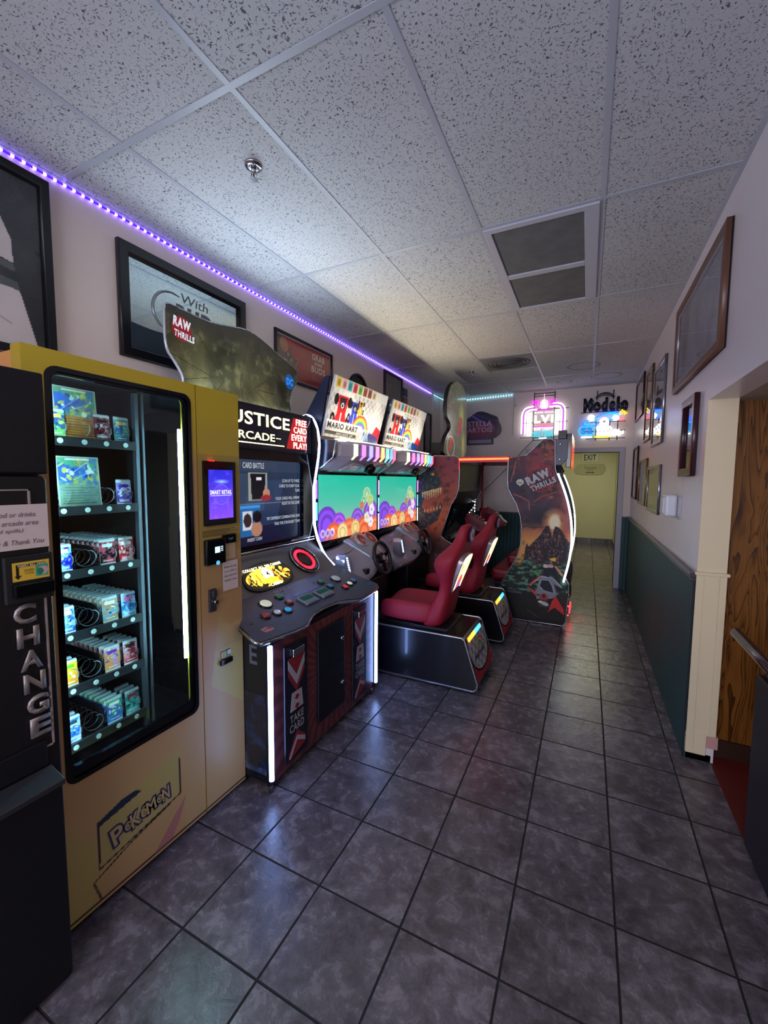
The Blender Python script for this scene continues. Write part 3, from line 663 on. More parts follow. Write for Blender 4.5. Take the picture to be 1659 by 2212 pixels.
for row, k, kind, n in STOCK:
    nm = PK[kind][0]; grp = nm+' card packs on the '+RN[row]
    pack(kind, nm+' card pack behind the glass, '+CN[k]+', '+RN[row], row, k, 0, grp if n else None)
    for d in range(1, n+1): pack(kind, nm+' card pack, '+ON[d]+' from the glass, '+RN[row], row, k, d, grp)
# jumbo cards
for row, lab in ((0, 'large holographic card with orange lower half, top shelf of vending machine'), (1, 'large holographic card with grey-green lower half, second shelf of vending machine')):
    t = thing('jumbo_card', lab, 'card', (-1.672, .88, FLB[row]+.006))
    c = Cv(.142, .185, .0016, '#7f8f78'); c.gradh('#6a9a6a', '#3a70b0'); c.nz(18, 31, .5, .62, '#c8b838', .95, su=1.4, sv=.5); c.nz(14, 32, .55, .68, '#2a4fc0', .8, su=.5, sv=1.4); c.nz(40, 33, .6, .8, '#e8f0c0', .7)
    low = '#b86a28' if row == 0 else '#6f8a7a'
    c.rect(0, .142, 0, .083, low, .82)
    c.nz(25, 35, .5, .9, '#d8b060' if row == 0 else '#9ac0a0', .5)
    for q in range(7): c.rect(.014, .125-(q % 3)*.02, .014+.0095*q, .016+.0095*q, '#2a2018' if row == 0 else '#2e3a38', .7)
    c.splat(26, 90+row, ['#d8c840', '#2f62d0', '#3fa070', '#e8f4e0', '#183a80'], .003, .016, (.01, .13, .09, .165), .75); c.line([(.02, .10), (.10, .165)], .002, '#e8f0ff', .6); c.line([(.05, .10), (.13, .14)], .002, '#d0ffe0', .5); c.rect(.03, .11, .172, .178, '#e8e8e0', .8)
    for (a, b0, c0, d0) in ((0, .142, 0, .004), (0, .142, .181, .185), (0, .004, 0, .185), (.138, .142, 0, .185)): c.rect(a, b0, c0, d0, '#a8b0a8')
    Fj = Fr((-1.664, .807, FLB[row]+.008), (0, 1, 0), (-.09, 0, 1))
    shape('card_stock', Fj, [rrect(0, .142, 0, .185, .006)], .003, mat('card_edge', '#b8b8a8', .5), t)
    c.build('printed_front', Fj.at(0, 0, .0004), PRINTF, t)
# ================================================================== CARD BATTLE CABINET (INJUSTICE ARCADE)
ic = thing('card_arcade_cabinet', 'card battle arcade cabinet with wide button deck and white light strips beside the yellow machine', 'arcade machine', (-1.8, 2.1, 0))
IY = 1.53; W_ = 1.13
SIDE = [(-1.372, .05), (-1.372, .765), (-1.66, .90), (-1.715, .935), (-1.80, 1.0), (-1.868, 1.13), (-1.90, 1.25), (-1.912, 1.36), (-1.905, 1.50), (-1.878, 1.64), (-1.855, 1.76), (-1.845, 1.86), (-1.86, 1.97), (-1.90, 2.055), (-1.96, 2.085), (-2.02, 2.06), (-2.02, 1.95), (-2.24, 1.85), (-2.24, .05)]
led_run = smooth([SIDE[i] for i in range(3, 16)], 2, False)
DKBLUE = mat('cabinet_side_black', '#0b0e1a', .3, coat=.3)
for nm, y in (('side_panel', IY+.002), ('side_panel', IY+W_-.03)):
    o = MB().prism(FY(0), SIDE, -y-.028, -y).build(nm, DKBLUE, ic)
    e = MB().tube([(x-.0, y+.014, z) for x, z in led_run], .0105, 10).build('light_strip', glowm('strip_white', '#b8ccff', 14), o)
# small graphic on the near side (letters and a pale scuff shape)
text('lettering', 'E', FY(IY+.001, -1.50, .66), mat('side_letter_grey', '#565b6b', .5), ic, w=.05, h=.10, off=.02)
c = Cv(.17, .42, .006, '#0d1526').nz(9, 4, .5, .62, '#5c6a86', .8, su=1, sv=.7); c.nz(20, 8, .55, .7, '#16315e', .9)
c.build('side_graphic', FY(IY+.0012, -1.56, .09), PRINTG, ic)
# pedestal
b = MB().box(-2.2, -1.375, IY+.03, IY+W_-.03, .05, .80).box(-1.90, -1.62, IY+.03, IY+W_-.03, .80, .86)
b.build('pedestal', BLACK, ic)
c = Cv(W_-.06, .72, .005); cxm, czm = (W_-.06)/2, .40
ang = np.arctan2(c.V-czm, c.U-cxm); rays = (np.sin(ang*38+np.sin(ang*5)) > 0).astype(float)
c.C[:] = hx('#4a2128'); c.mix(rays, '#6a3638', .9); c.nz(20, 5, .3, .8, '#2e1520', .35); c.mix(np.clip(1-np.hypot((c.U-cxm)/.5, (c.V-.5)/.6), 0, 1), '#8a5040', .3)
c.build('front_graphic', FX(-1.3735, IY+.03, .05), PRINT, ic)
for k in (0, 1):
    y = IY-.006 if k == 0 else IY+W_-.0
    MB().box(-1.388, -1.366, y-.012+.006*(1-k), y+.012+.006*(1-k), .05, .79).build('corner_channel', BLKMET, ic)
    MB().tube([(-1.360, y, .085), (-1.360, y, .775)], .0125, 12).build('light_strip', glowm('strip_white_front', '#8fb0ff', 20), ic)
for (x, y) in ((-1.385, 1.545), (-1.385, 2.645), (-2.15, 1.6), (-2.15, 2.6)): MB().cyl((x, y, 0), (x, y, .06), .011, 12).build('leveller_foot', STEEL, ic)
# card slots columns and coin door
FP = FX(-1.3735)
WG = mat('sticker_grey_white', '#9a949e', .5); RG = mat('sticker_red', '#7c1e26', .5); SB = mat('slot_black', '#0e1020', .3)
for y0, s_ in ((IY+.105, 1), (IY+.80, .93)):
    Q = FP.at(y0, 0); Wd = .195
    MB().fbox(Q, 0, Wd, .085, .725, -.002, .010).build('card_slot_plate', SB, ic, bevel=.006)
    MB().fbox(Q, .05, .145, .66, .70, .008, .03).build('card_slot', CHROME, ic, bevel=.004)
    u0, u1 = .028, .168; mu = (u0+u1)/2
    q = MB()
    q.prism(Q, [(u0, .645), (mu, .545), (u1, .645), (u1, .595), (mu, .49), (u0, .595)], .0095, .0112, 0)
    q.build('down_arrow', WG, ic)
    MB().prism(Q, [(u0, .652), (u1, .652), (mu, .552)], .0095, .0112).build('arrow_fill', RG, ic)
    MB().prism(Q, [(u0, .590), (mu, .485), (u1, .590), (u1, .555), (mu, .452), (u0, .555)], .0095, .0108).build('arrow_outline', RG, ic)
    MB().prism(Q, [(u0+.015, .355), (u1-.015, .335+.02), (u1-.028, .455), (u0+.03, .455)], .0095, .011).build('card_picture', WG, ic)
    q = MB()
    for v in (.435, .385): q.prism(Q, [(mu-.012, v), (mu+.012, v), (mu+.012, v-.012), (mu+.024, v-.012), (mu, v-.030), (mu-.024, v-.012), (mu-.012, v-.012)], .011, .0122)
    q.build('card_arrows', RG, ic)
    text('lettering', 'TAKE', Q.at(u0+.012, .292), WG, ic, w=.115, h=.042, off=.02, n=.0108)
    text('lettering', 'CARD', Q.at(u0+.008, .238), WG, ic, w=.122, h=.044, off=.02, n=.0108)
    MB().prism(Q, [(u0, .095), (u1, .13), (u1, .175), (mu, .235), (u0, .130)], .0095, .0104).build('arrow_fill', RG, ic)
    MB().prism(Q, [(u0, .105), (mu, .205), (u1, .165), (u1, .140), (mu, .178), (u0+.012, .100)], .0102, .0114).build('up_arrow', WG, ic)
cd = MB().fbox(FP, IY+.40, IY+.69, .155, .715, -.002, .014).build('coin_door', BLKMET, ic, bevel=.004)
MB().fbox(FP, IY+.40, IY+.69, .4385, .4415, .0135, .0148).build('door_seam', BLKM, cd)
for v in (.30, .59):
    MB().lathe(Fr((-1.36, IY+.655, v), (0, 1, 0), (0, 0, 1)), [(.013, 0), (.013, .006), (.008, .010)], 16).build('lock', CHROME, cd)
# sloped deck
a_ = math.atan(.328); FD = Fr((-1.35, IY, .82), (0, 1, 0), (-math.cos(a_), 0, math.sin(a_)))
mirror = 1.125
out = [(-.055, .165), (-.085, .03), (-.07, .008), (-.038, .0), (.08, -.013), (.16, -.026), (.225, -.026), (.27, -.018), (.33, .012), (.40, .03), (.50, .035), (.61, .03), (.70, .012), (.75, -.012), (.79, -.03), (.84, -.038), (.95, -.032), (1.09, -.020), (1.13, -.010), (1.155, .02), (1.13, .165), (1.13, .345), (.0, .345), (-.0, .20)]
shape('control_deck', FD, [out], .03, mat('deck_core', '#1a1c28', .4), ic, bevel=.002, nofs=0)
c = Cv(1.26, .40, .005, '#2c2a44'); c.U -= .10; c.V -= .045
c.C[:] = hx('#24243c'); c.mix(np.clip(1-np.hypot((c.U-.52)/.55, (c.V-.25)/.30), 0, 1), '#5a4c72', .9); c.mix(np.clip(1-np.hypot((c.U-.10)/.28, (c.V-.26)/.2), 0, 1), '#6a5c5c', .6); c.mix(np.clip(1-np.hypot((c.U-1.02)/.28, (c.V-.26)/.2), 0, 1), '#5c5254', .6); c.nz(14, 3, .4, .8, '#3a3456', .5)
c.U += 0
clip = [(a, b0) for a, b0 in out]
c.build('deck_graphic', FD.at(-.0, -.0), PRINTG, ic, clip=clip, n=.0008) if False else None
def canvas_abs(c, name, F, mt, parent, clip, n):
    F2 = Fr(F(0, 0, 0), F.R, F.U); return c.build(name, F2, mt, parent, clip=clip, n=n)
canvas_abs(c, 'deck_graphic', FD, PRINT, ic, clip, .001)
edge = [FD(u, v, -.012) for u, v in out]+[FD(*out[0], -.012)]
MB().tube(edge, .0085, 8).build('deck_trim', CHROME, ic)
bcol = {'g': '#0f6a48', 'r': '#8a1822', 'w': '#b9b4c0', 'b': '#1a6fa8', 'R': '#c81f30', 'W': '#d8dcc8', 'B': '#1e8fd0'}
for (u, v, k, r_) in ((.205, .238, 'W', .036), (.337, .255, 'g', .023), (.341, .180, 'r', .023), (.264, .125, 'B', .023), (.192, .140, 'w', .023), (.114, .152, 'r', .024), (.750, .247, 'g', .022), (.761, .175, 'b', .022), (.899, .224, 'w', .036), (.854, .112, 'R', .022), (.930, .125, 'W', .022), (1.003, .136, 'b', .022)):
    Fb = FD.at(u, v, .001)
    bt = MB().lathe(Fb, [(r_+.006, 0), (r_+.005, .006), (r_-.001, .008)], 24).build('button', BLKG, ic)
    MB().lathe(Fb, [(r_-.002, .005), (r_-.003, .013), (r_-.010, .0155)], 24).build('button_cap', mat('button_'+k, bcol[k], .25, coat=.5, emit=bcol[k], es=.35 if k in 'RWB' else .05), bt)
for (u, v) in ((.47, .140), (.635, .140)):
    s_ = MB().fbox(FD, u-.065, u+.065, v-.045, v+.045, 0, .014).build('card_scanner', mat('scanner_bezel', '#7c8590', .35, .6), ic, bevel=.005)
    MB().fbox(FD, u-.052, u+.052, v-.005, v+.035, .013, .0152).build('scanner_window', mat('scanner_glass', '#26332c', .15), s_)
    MB().fbox(FD, u-.040, u+.040, v-.035, v-.012, .013, .0155).build('scanner_label', mat('scanner_label', '#5a7590', .4), s_)
text('lettering', 'INJUSTICE', FD.at(.36, .292, .001), mat('deck_print_mauve', '#8c7a86', .4), ic, w=.32, h=.030, off=.02, n=.001)
for k, (u0, u1, v) in enumerate(((.36, .42, .225), (.435, .70, .225))): MB().fbox(FD, u0, u1, v-.02, v+.02, .001, .0018).build('deck_label', mat('deck_label_blue', '#4a4a8c', .4), ic)
text('lettering', 'BATTLE CARDS', FD.at(.445, .218, .0018), mat('deck_print_lilac', '#8a88c0', .4), ic, w=.245, h=.016)
text('lettering', 'RAW\nTHRILLS', FD.at(.0, .045, .001), mat('deck_print_white', '#b0a8b8', .4), ic, w=.065, h=.035, off=.03, n=.0016); MB().prism(FD, ellp(.033, .062, .034, .026), .001, .0015).build('logo_disc', mat('logo_red', '#8a2030', .5), ic)
text('lettering', 'DC', FD.at(1.06, .030, .001), mat('logo_blue', '#1a4fa0', .4), ic, w=.06, h=.03, off=.04, n=.001)
for u, v in ((.0, .14), (.42, .30), (.70, .27)): MB().lathe(FD.at(u, v, .001), [(.005, 0), (.005, .003)], 10).build('deck_screw', BLKM, ic)
# slanted fascia behind deck with oval sign and ring lamp
th = math.atan2(.20, .22); FS = Fr((-1.69, IY, .925), (0, 1, 0), (-math.cos(th), 0, math.sin(th)))
MB().fbox(FS, .03, W_-.03, -.01, .30, -.03, 0).build('slant_panel', mat('slant_panel_grey', '#5f5a5e', .4, var=(6, '#6f6a66')), ic)
ov = smooth([(.20, .05), (.26, .165), (.42, .205), (.60, .18), (.655, .10), (.60, .0), (.42, -.005), (.28, .0)], 3)
shape('sign_rim', FS, [ov], .012, BLKG, ic, nofs=.012)
c = Cv(.46, .22, .004, '#120e06'); c.U += .195; c.V -= .008
rs = np.random.RandomState(5); C = c
c.mix(np.clip((vnoise(c.U, c.V, 45, 3)-.45)/.08, 0, 1)*(np.hypot((c.U-.43)/.19, (c.V-.085)/.07) < 1), '#ffc830')
for k in range(9): c.line([(.27+.035*k, .125-.004*abs(k-4)), (.255+.042*k, .03+.01*abs(k-5))], .012, '#ffd84a' if k % 2 else '#a05a10')
c.ell(.43, .105, .042, .045, '#fff3b0'); c.ell(.43, .055, .06, .022, '#ffb020')
canvas_abs(c, 'sign_face', FS, printed('sign_glow_gold', .3, 0, 3.2), ic, smooth([(.215, .055), (.27, .155), (.42, .192), (.59, .168), (.64, .10), (.59, .012), (.42, .006), (.29, .012)], 3), .0135)
GT = glowm('lit_cream', '#fff2b0', 5)
text('lettering', 'COLLECT ALL 200 CARDS!', FS.at(.265, .150), GT, ic, w=.33, h=.020, off=.02, n=.0145)
text('lettering', '4', FS.at(.417, .085), mat('ink_dark_brown', '#3a2408', .5), ic, w=.026, h=.040, off=.01, n=.0148)
text('lettering', 'CARDS!', FS.at(.39, .012), GT, ic, w=.10, h=.020, off=.02, n=.0145)
FRr = FS.at(.835, .135, .0)
rg = MB().lathe(FRr, [(.118, 0), (.116, .018), (.100, .022), (.098, .010)], 40).build('ring_lamp', BLKG, ic)
q = MB()
for k in range(34):
    an = 2*PI*k/34; f2 = FRr.at(.079*math.cos(an), .079*math.sin(an), .012, an)
    q.fbox(f2, -.010, .010, -.0038, .0038, 0, .005)
q.build('ring_light', glowm('ring_red', '#ff1c30', 5), rg)['kind'] = 'stuff'
MB().lathe(FRr, [(.06, .008), (.058, .014)], 4).build('ring_centre', mat('ring_centre', '#1a1022', .2), rg)
MB().tube([FRr(.118*math.cos(t), .118*math.sin(t), .016) for t in [2*PI*k/40 for k in range(40)]], .004, 6, closed=True).build('ring_rim', CHROME, rg)
MB().tube([(-1.872, IY+.05, 1.135), (-1.868, IY+W_-.06, 1.135)], .006, 8).build('screen_trim', CHROME, ic)
MB().tube([(-1.872, IY+.8, 1.155), (-1.868, IY+W_-.06, 1.155)], .004, 8).build('screen_trim', CHROME, ic)
# screen
MB().box(-2.02, -1.93, IY+.03, IY+W_-.03, 1.08, 1.78).build('monitor', BLACK, ic)
shape('monitor_bezel', FX(-1.93, IY, 0), [[(.03, 1.10), (W_-.03, 1.10), (W_-.03, 1.775), (.03, 1.775)], rrect(.10, .985, 1.165, 1.712, .02)], .03, BLKG, ic, nofs=.03)
c = Cv(.885, .547, .006, '#1e2a44'); c.grad('#0e1530', '#26364e'); c.rect(.0, .885, .47, .547, '#2a3a50'); c.rect(.0, .50, .22, .46, '#3a4a60', .6)
c.poly([(.30, .12), (.62, .12), (.70, .42), (.36, .42)], '#34507a', .35); c.rect(.355, .53, .285, .465, '#8a9088'); c.poly([(.385, .29), (.50, .29), (.515, .46), (.375, .46)], '#15141c'); c.rect(.425, .475, .42, .435, '#d8d8e0'); c.ell(.52, .33, .035, .03, '#b07a64'); c.ell(.515, .30, .05, .02, '#8a2530')
c.rect(.0, .885, .262, .268, '#6a7f94', .7); c.rect(.28, .46, .06, .255, '#1d5a94'); c.rect(.30, .385, .10, .22, '#b8c4d0'); c.ell(.345, .16, .035, .045, '#302428'); c.ell(.425, .10, .05, .05, '#a07460'); c.ell(.43, .18, .04, .04, '#101018'); c.rect(.28, .46, .235, .255, '#2f8ad8')
c.build('screen', FX(-1.929, IY+.10, 1.165), printed('screen_glow_dim', .12, .5, .9), ic)
SW = glowm('screen_text', '#dfe4ec', .75)
FSX = FX(-1.928, IY, 0)
text('lettering', 'CARD BATTLE', FSX.at(.41, 1.658), SW, ic, w=.19, h=.036)
for s_, v, w_ in (('SCAN UP TO THREE', 1.568, .19), ('CARDS TO FORM YOUR', 1.532, .225), ('TEAM', 1.498, .05), ('YOUR CARDS WILL APPEAR', 1.445, .265), ('RIGHT IN THE GAME', 1.408, .195), ('TRY DIFFERENT COMBINATIONS AND', 1.312, .355), ('FIND THE STRONGEST TEAM', 1.272, .275)):
    text('lettering', s_, FSX.at(.972, v), SW, ic, w=w_, h=.021, align='R')
text('lettering', 'INSERT CASH', FSX.at(.44, 1.188), SW, ic, w=.13, h=.022)
# header
MB().box(-2.10, -1.905, IY+.03, IY+W_-.03, 1.775, 2.06).build('header_box', BLACK, ic, bevel=.004)
c = Cv(W_-.08, .25, .006, '#0e0d18'); c.nz(8, 2, .5, .9, '#1e1a2c', .5)
c.poly([(.760, .012), (1.00, .012), (1.00, .235), (.84, .235)], '#a81a1c')
FH = FX(-1.904, IY+.04, 1.79)
c.build('header_face', FH, printed('header_glow', .15, .5, .9), ic)
LY = glowm('lit_yellow_letters', '#fff3a0', 4.5)
text('lettering', 'INJUSTICE', FH.at(.03, .115, .002), LY, ic, w=.765, h=.105, off=.012)
text('lettering', 'ARCADE', FH.at(.24, .050, .002), LY, ic, w=.40, h=.048, off=.006)
MB().fbox(FH, .655, .70, .072, .076, .001, .003).fbox(FH, .16, .22, .072, .076, .001, .003).fbox(FH, .12, .735, .024, .030, .001, .003).build('lettering', LY, ic)
for s_, v, w_ in (('FREE', .185, .125), ('CARD', .130, .150), ('EVERY', .075, .175), ('PLAY!', .020, .155)): text('lettering', s_, FH.at(.992, v, .002), glowm('lit_white_letters', '#fff6e8', 2.6), ic, w=w_, h=.045, off=.015, align='R')
MB().box(-2.035, -1.955, IY+.06, IY+W_-.06, 2.060, 2.066).build('marquee_lamp', glowm('marquee_lamp_cool', '#dfeeff', 5), ic)
# topper board with plain stone backdrop
FT = Fr((-2.06, IY, 0), (0, 1, 0), (0, 0, 1))
top = smooth([(.06, 2.03), (.13, 2.14), (.06, 2.24), (.008, 2.29), (.008, 2.50), (.02, 2.53), (.10, 2.525), (.30, 2.515), (.46, 2.545), (.62, 2.575), (.78, 2.54), (.92, 2.49), (1.08, 2.45), (1.135, 2.42), (1.13, 2.34), (1.07, 2.28), (1.03, 2.18), (1.06, 2.10), (1.05, 2.03)], 2)
shape('topper_board', FT, [top], .02, mat('topper_edge', '#8a8f98', .2, .3), ic, nofs=-.002)
c = Cv(1.2, .58, .0045, '#2e2c1c'); c.U -= .05; c.V += 2.02
c.C[:] = hx('#33311f'); c.mix(np.clip((2.52-c.V)/.4, 0, 1)*np.clip(1-np.abs(c.U-.55)/.7, 0, 1), '#6a6440', .8); c.nz(5, 7, .35, .75, '#14140e', .8, su=1, sv=.6); c.nz(22, 9, .5, .8, '#7c764e', .35)
for k in range(9): c.line([(.5+.2*math.cos(k*.7), 2.2), (.5+.9*math.cos(k*.7), 2.2+.5*math.sin(k*.7))], .004, '#17160e', .7)
c.mix(np.clip((c.V-2.44)/.1, 0, 1), '#14130f', .85); c.mix(np.clip((2.12-c.V)/.08, 0, 1), '#8a9aa0', .45)
canvas_abs(c, 'topper_graphic', FT, printed('topper_glow', .15, .6, .55), ic, top, .001)
MB().tube([FT(u, v, -.008) for u, v in top]+[FT(*top[0], -.008)], .009, 6).build('topper_trim', mat('clear_trim', '#b8bcc6', .15, .2), ic)
MB().prism(FT, ellp(.105, 2.418, .062, .066, 32), .0015, .003).build('logo_disc', mat('logo_red_lit', '#7a1018', .4, emit='#a01820', es=.3), ic)
text('lettering', 'RAW', FT.at(.05, 2.425, .0035, -.1), mat('logo_white', '#e0e0e4', .4, emit='#e0e0e4', es=.35), ic, w=.11, h=.054, off=.05)
text('lettering', 'THRILLS', FT.at(.055, 2.370, .0035, -.1), MATS['logo_white'], ic, w=.13, h=.038, off=.04)
MB().prism(FT, [*ellp(1.035, 2.325, .052, .055, 24)], .0015, .0026).build('logo_disc', mat('logo_blue_lit', '#123c78', .4, emit='#1c5fb0', es=.4), ic)
text('lettering', 'DC', FT.at(.998, 2.298, .0035), mat('logo_blue_letters', '#2f8fe8', .4, emit='#2f8fe8', es=.6), ic, w=.075, h=.052, off=.03)

# ================================================================== RACING CABINETS
KY = 2.69
SIDEL = []
kt = thing('racing_cabinet', 'sit-down racing arcade cabinet with red seat, nearer of the pair', 'arcade machine', (-1.3, 3.2, 0), 'twin sit-down racing cabinets')
KC = 3.195                                  # centre line
b = MB().box(-2.24, -1.95, KY+.01, 3.70, .03, 1.92).box(-1.95, -1.84, KY+.02, 3.69, .03, .90)
b.build('cabinet_body', BLACK, kt, bevel=.006)
MB().prism(FY(0), [(-2.15, 1.9), (-1.90, 1.9), (-1.80, 2.38), (-1.84, 2.38)], -2.735, -2.715).build('topper_brace', mat('brace_navy', '#101830', .4), kt)
MB().prism(FY(0), [(-2.15, 1.9), (-1.90, 1.9), (-1.80, 2.38), (-1.84, 2.38)], -3.70, -3.68).build('topper_brace', MATS['brace_navy'], kt)
# monitor
MB().box(-1.96, -1.892, KY, 3.71, 1.04, 1.66).build('monitor', BLKG, kt, bevel=.004)
c = Cv(1.005, .535, .0055).grad('#98b8a8', '#1fb89a', .9)
c.mix(np.clip((.30-c.V)/.3, 0, 1), '#a8b8a8', .5)
def hump(cx, cy, r, col, rings): 
    for q in range(rings): c.ell(cx, cy, r*(1-q*.2), r*(1-q*.2), col if q % 2 == 0 else tuple(min(1, v*1.25) for v in hx(col)))
for cx, cy, r, col in ((.12, .12, .16, '#6a3fb8'), (.30, .10, .12, '#8a48c0'), (.62, .12, .12, '#7a50b8'), (.88, .16, .15, '#7f4fb0'), (.22, .0, .14, '#d0603a'), (.48, .0, .16, '#d86a48'), (.75, .0, .16, '#cc6440'), (.96, .02, .12, '#d8704c'), (.36, .04, .09, '#c8b078'), (.58, .06, .08, '#c2a86c')): hump(cx, cy, r, col, 4)
for cx, cy, r, cc in ((.80, .36, .075, '#8fc080'), (.87, .30, .065, '#a8c858'), (.74, .30, .05, '#6ab078')):
    c.ell(cx, cy, r, r*.9, '#c8dcc0', .8); c.ring(cx, cy, r*.35, r*.75, cc)
for cx, cy, r, cc in ((.90, .21, .055, '#e8e0ee'), (.88, .09, .05, '#e8e4ea'), (.80, .14, .05, '#d8e0c8'), (.70, .26, .035, '#d86850')):
    for q in range(5): c.ell(cx+r*.6*math.cos(q*1.257), cy+r*.6*math.sin(q*1.257), r*.5, r*.5, cc)
    c.ell(cx, cy, r*.25, r*.25, '#b890b0')
for q in range(3): c.ring(.06+.07*q, .06, .018, .034, '#f0ecf4'); c.ring(.06+.07*q, .06, .0, .014, '#7a58b8')
c.ell(.10, .04, .13, .05, '#8a68c8', .5)
c.build('screen', FX(-1.8905, KY+.0025, 1.092), printed('screen_glow_game', .12, .4, .95), kt)
MB().box(-1.96, -1.885, 3.712, 3.742, 1.03, 1.66).build('light_column', BLKG, kt, bevel=.004)
for z0, z1, cc, nm in ((1.44, 1.585, '#d070ff', 'm'), (1.27, 1.41, '#60c8ff', 'c'), (1.09, 1.25, '#fff0d8', 'w')):
    MB().box(-1.886, -1.880, 3.722, 3.732, z0, z1).build('column_light', glowm('column_'+nm, cc, 5), kt)
for z0, z1, cc, nm in ((1.44, 1.585, '#7a50ff', 'm2'), (1.27, 1.41, '#50a8ff', 'c2')):
    MB().box(-1.893, -1.884, 2.664, 2.672, z0, z1).build('column_light', glowm('column_'+nm, cc, 4), kt)
# visor above screen: curved in plan, lofted along y
def vx(y): return -1.615-.26*(y-3.22)**2
rings = []
for k in range(17):
    y = KY+.02+(3.715-KY-.02)*k/16; e = min(1, (y-KY)/.14); e2 = min(1, (3.73-y)/.05)
    x = -1.90+(vx(y)+1.90)*min(e**.6, 1)*(.88+.12*e2)
    rings.append([(-1.93, y, 1.915), (x-.10, y, 1.905), (x-.02, y, 1.885), (x, y, 1.86), (x-.003, y, 1.775), (x-.03, y, 1.745), (x-.10, y, 1.70), (x-.16, y, 1.665), (-1.93, y, 1.64)])
MB().loft(rings, smooth=False).build('visor', SILV, kt, bevel=.006)
MB().prism(FY(0), [(-1.90, 1.66), (-1.74, 1.76), (-1.72, 1.89), (-1.90, 1.90)], -2.712, -2.69).build('visor_wing', mat('wing_dark', '#1e2230', .2, .3), kt, bevel=.004)
MB().tube([(-1.90, 2.685, 1.655), (-1.745, 2.685, 1.755), (-1.72, 2.685, 1.89)], .008, 8).build('wing_trim', CHROME, kt)
MB().tube([(-1.905, 2.667, 1.10), (-1.905, 2.667, 1.85)], .006, 6).build('side_light', glowm('side_ice', '#a8d0ff', 7), kt)
lc = ['#d8e8a0', '#b060e8', '#8078f0', '#d070e0', '#ffb060', '#60c8e8', '#5088b0', '#e85878']
def vlamps(cols):
    q = []
    for k, cc in enumerate(cols):
        y = 2.862+.103*k; x = vx(y)
        bx = MB().box(x-.02, x+.006, y-.024, y+.024, 1.782, 1.868)
        bx.add([(x+.006, y-.024, 1.782), (x+.006, y+.024, 1.782), (x-.03, y+.024, 1.745), (x-.03, y-.024, 1.745)], [(0, 1, 2, 3)])
        q.append((bx, cc, k))
    return q
for bx, cc, k in vlamps(lc): bx.build('visor_lamp', mat('visor_lamp_%d' % k, cc, .2, emit=cc, es=2.8), kt)
MB().lathe(Fr((-1.70, 3.19, 1.682), (0, 1, 0), (-.6, 0, -.8)).at(0, 0), [(.05, .02), (.045, -.03)], 20).build('visor_vent', BLKG, kt)
for yy in (2.98, 3.42):
    MB().tube([(-1.80, yy-.14, 1.66), (-1.70, yy-.08, 1.715), (-1.69, yy+.08, 1.715), (-1.80, yy+.14, 1.66)], .012, 8).build('visor_rib', SILV, kt)
MB().box(-1.80, -1.72, KY+.1, 3.66, 1.902, 1.910).build('marquee_lamp', glowm('marquee_lamp_warm', '#fff2cc', 6), kt)
# topper board leaning forward: chequer backdrop, rainbow and lettering (no figures)
FK = Fr((-1.872, 2.76, 1.93), (0, 1, 0), (.112, 0, .455)); TH = .475
shape('topper_board', FK, [[(-.04, 0), (.90, 0), (.92, TH), (-.02, TH)]], .012, mat('topper_white_edge', '#c8c8cc', .3), kt)
c = Cv(.96, TH, .005, '#c9c9d0'); c.U -= .04
ck = ((np.floor(c.U/.035)+np.floor(c.V/.035)) % 2); c.mix(ck, '#8e8e9c', .6); c.nz(6, 3, .45, .7, '#e8e8ec', .8)
c.rect(-.04, .92, .385, TH, '#d4d4d8')
for k, cc in enumerate(('#d8b838', '#d89aa0', '#3aa0b0', '#c84048', '#78b048', '#9a5038', '#8a4a40', '#c8b890')): c.rect(.012+.085*k, .082+.085*k, .392, .465, cc); c.ell(.047+.085*k, .428, .022, .026, tuple(v*.7 for v in hx(cc)))
# two plain go-karts
def kart(cx, cy, s_, body):
    for sx in (-1, 1):
        c.ell(cx+sx*.088*s_, cy+.055*s_, .028*s_, .040*s_, '#15151b'); c.ell(cx+sx*.10*s_, cy-.085*s_, .030*s_, .050*s_, '#15151b'); c.ell(cx+sx*.10*s_, cy-.085*s_, .013*s_, .022*s_, '#8a8a94')
    c.poly([(cx-.065*s_, cy+.09*s_), (cx+.065*s_, cy+.09*s_), (cx+.055*s_, cy-.04*s_), (cx+.085*s_, cy-.10*s_), (cx+.03*s_, cy-.15*s_), (cx-.03*s_, cy-.15*s_), (cx-.085*s_, cy-.10*s_), (cx-.055*s_, cy-.04*s_)], body); c.poly([(cx-.045*s_, cy+.075*s_), (cx+.045*s_, cy+.075*s_), (cx+.03*s_, cy+.0*s_), (cx-.03*s_, cy+.0*s_)], '#24222a'); c.ring(cx, cy+.02*s_, .012*s_, .020*s_, '#c8c8d0'); c.rect(cx-.006*s_, cx+.006*s_, cy-.14*s_, cy-.03*s_, '#e8e8ec')
kart(.16, .24, 1.15, '#c02028'); kart(.36, .25, .8, '#2a3fb0'); kart(.45, .30, .5, '#e0a030')
c.poly([(.70, .0), (.92, .0), (.92, .13), (.80, .17)], '#c81c2c', .9); c.poly([(.60, .0), (.90, .0), (.86, .08), (.66, .10)], '#24489a')
for k, cc in enumerate(('#e04040', '#f09030', '#f0e050', '#50b848', '#4068d0', '#9050c0')):
    c.mix(((np.hypot((c.U-.50)/1.0, (c.V-.02)/1.25) > .155-.012*k) & (np.hypot((c.U-.50)/1.0, (c.V-.02)/1.25) < .168-.012*k) & (c.V > .06)).astype(float), cc)
c.rect(-.02, .50, .055, .135, '#e4e4e8'); c.rect(-.02, .46, .022, .052, '#22222a')
canvas_abs(c, 'topper_graphic', FK, printed('topper_print_lit', .3, .2, .12), kt, [(-.035, .003), (.897, .003), (.917, TH-.003), (-.017, TH-.003)], .001)
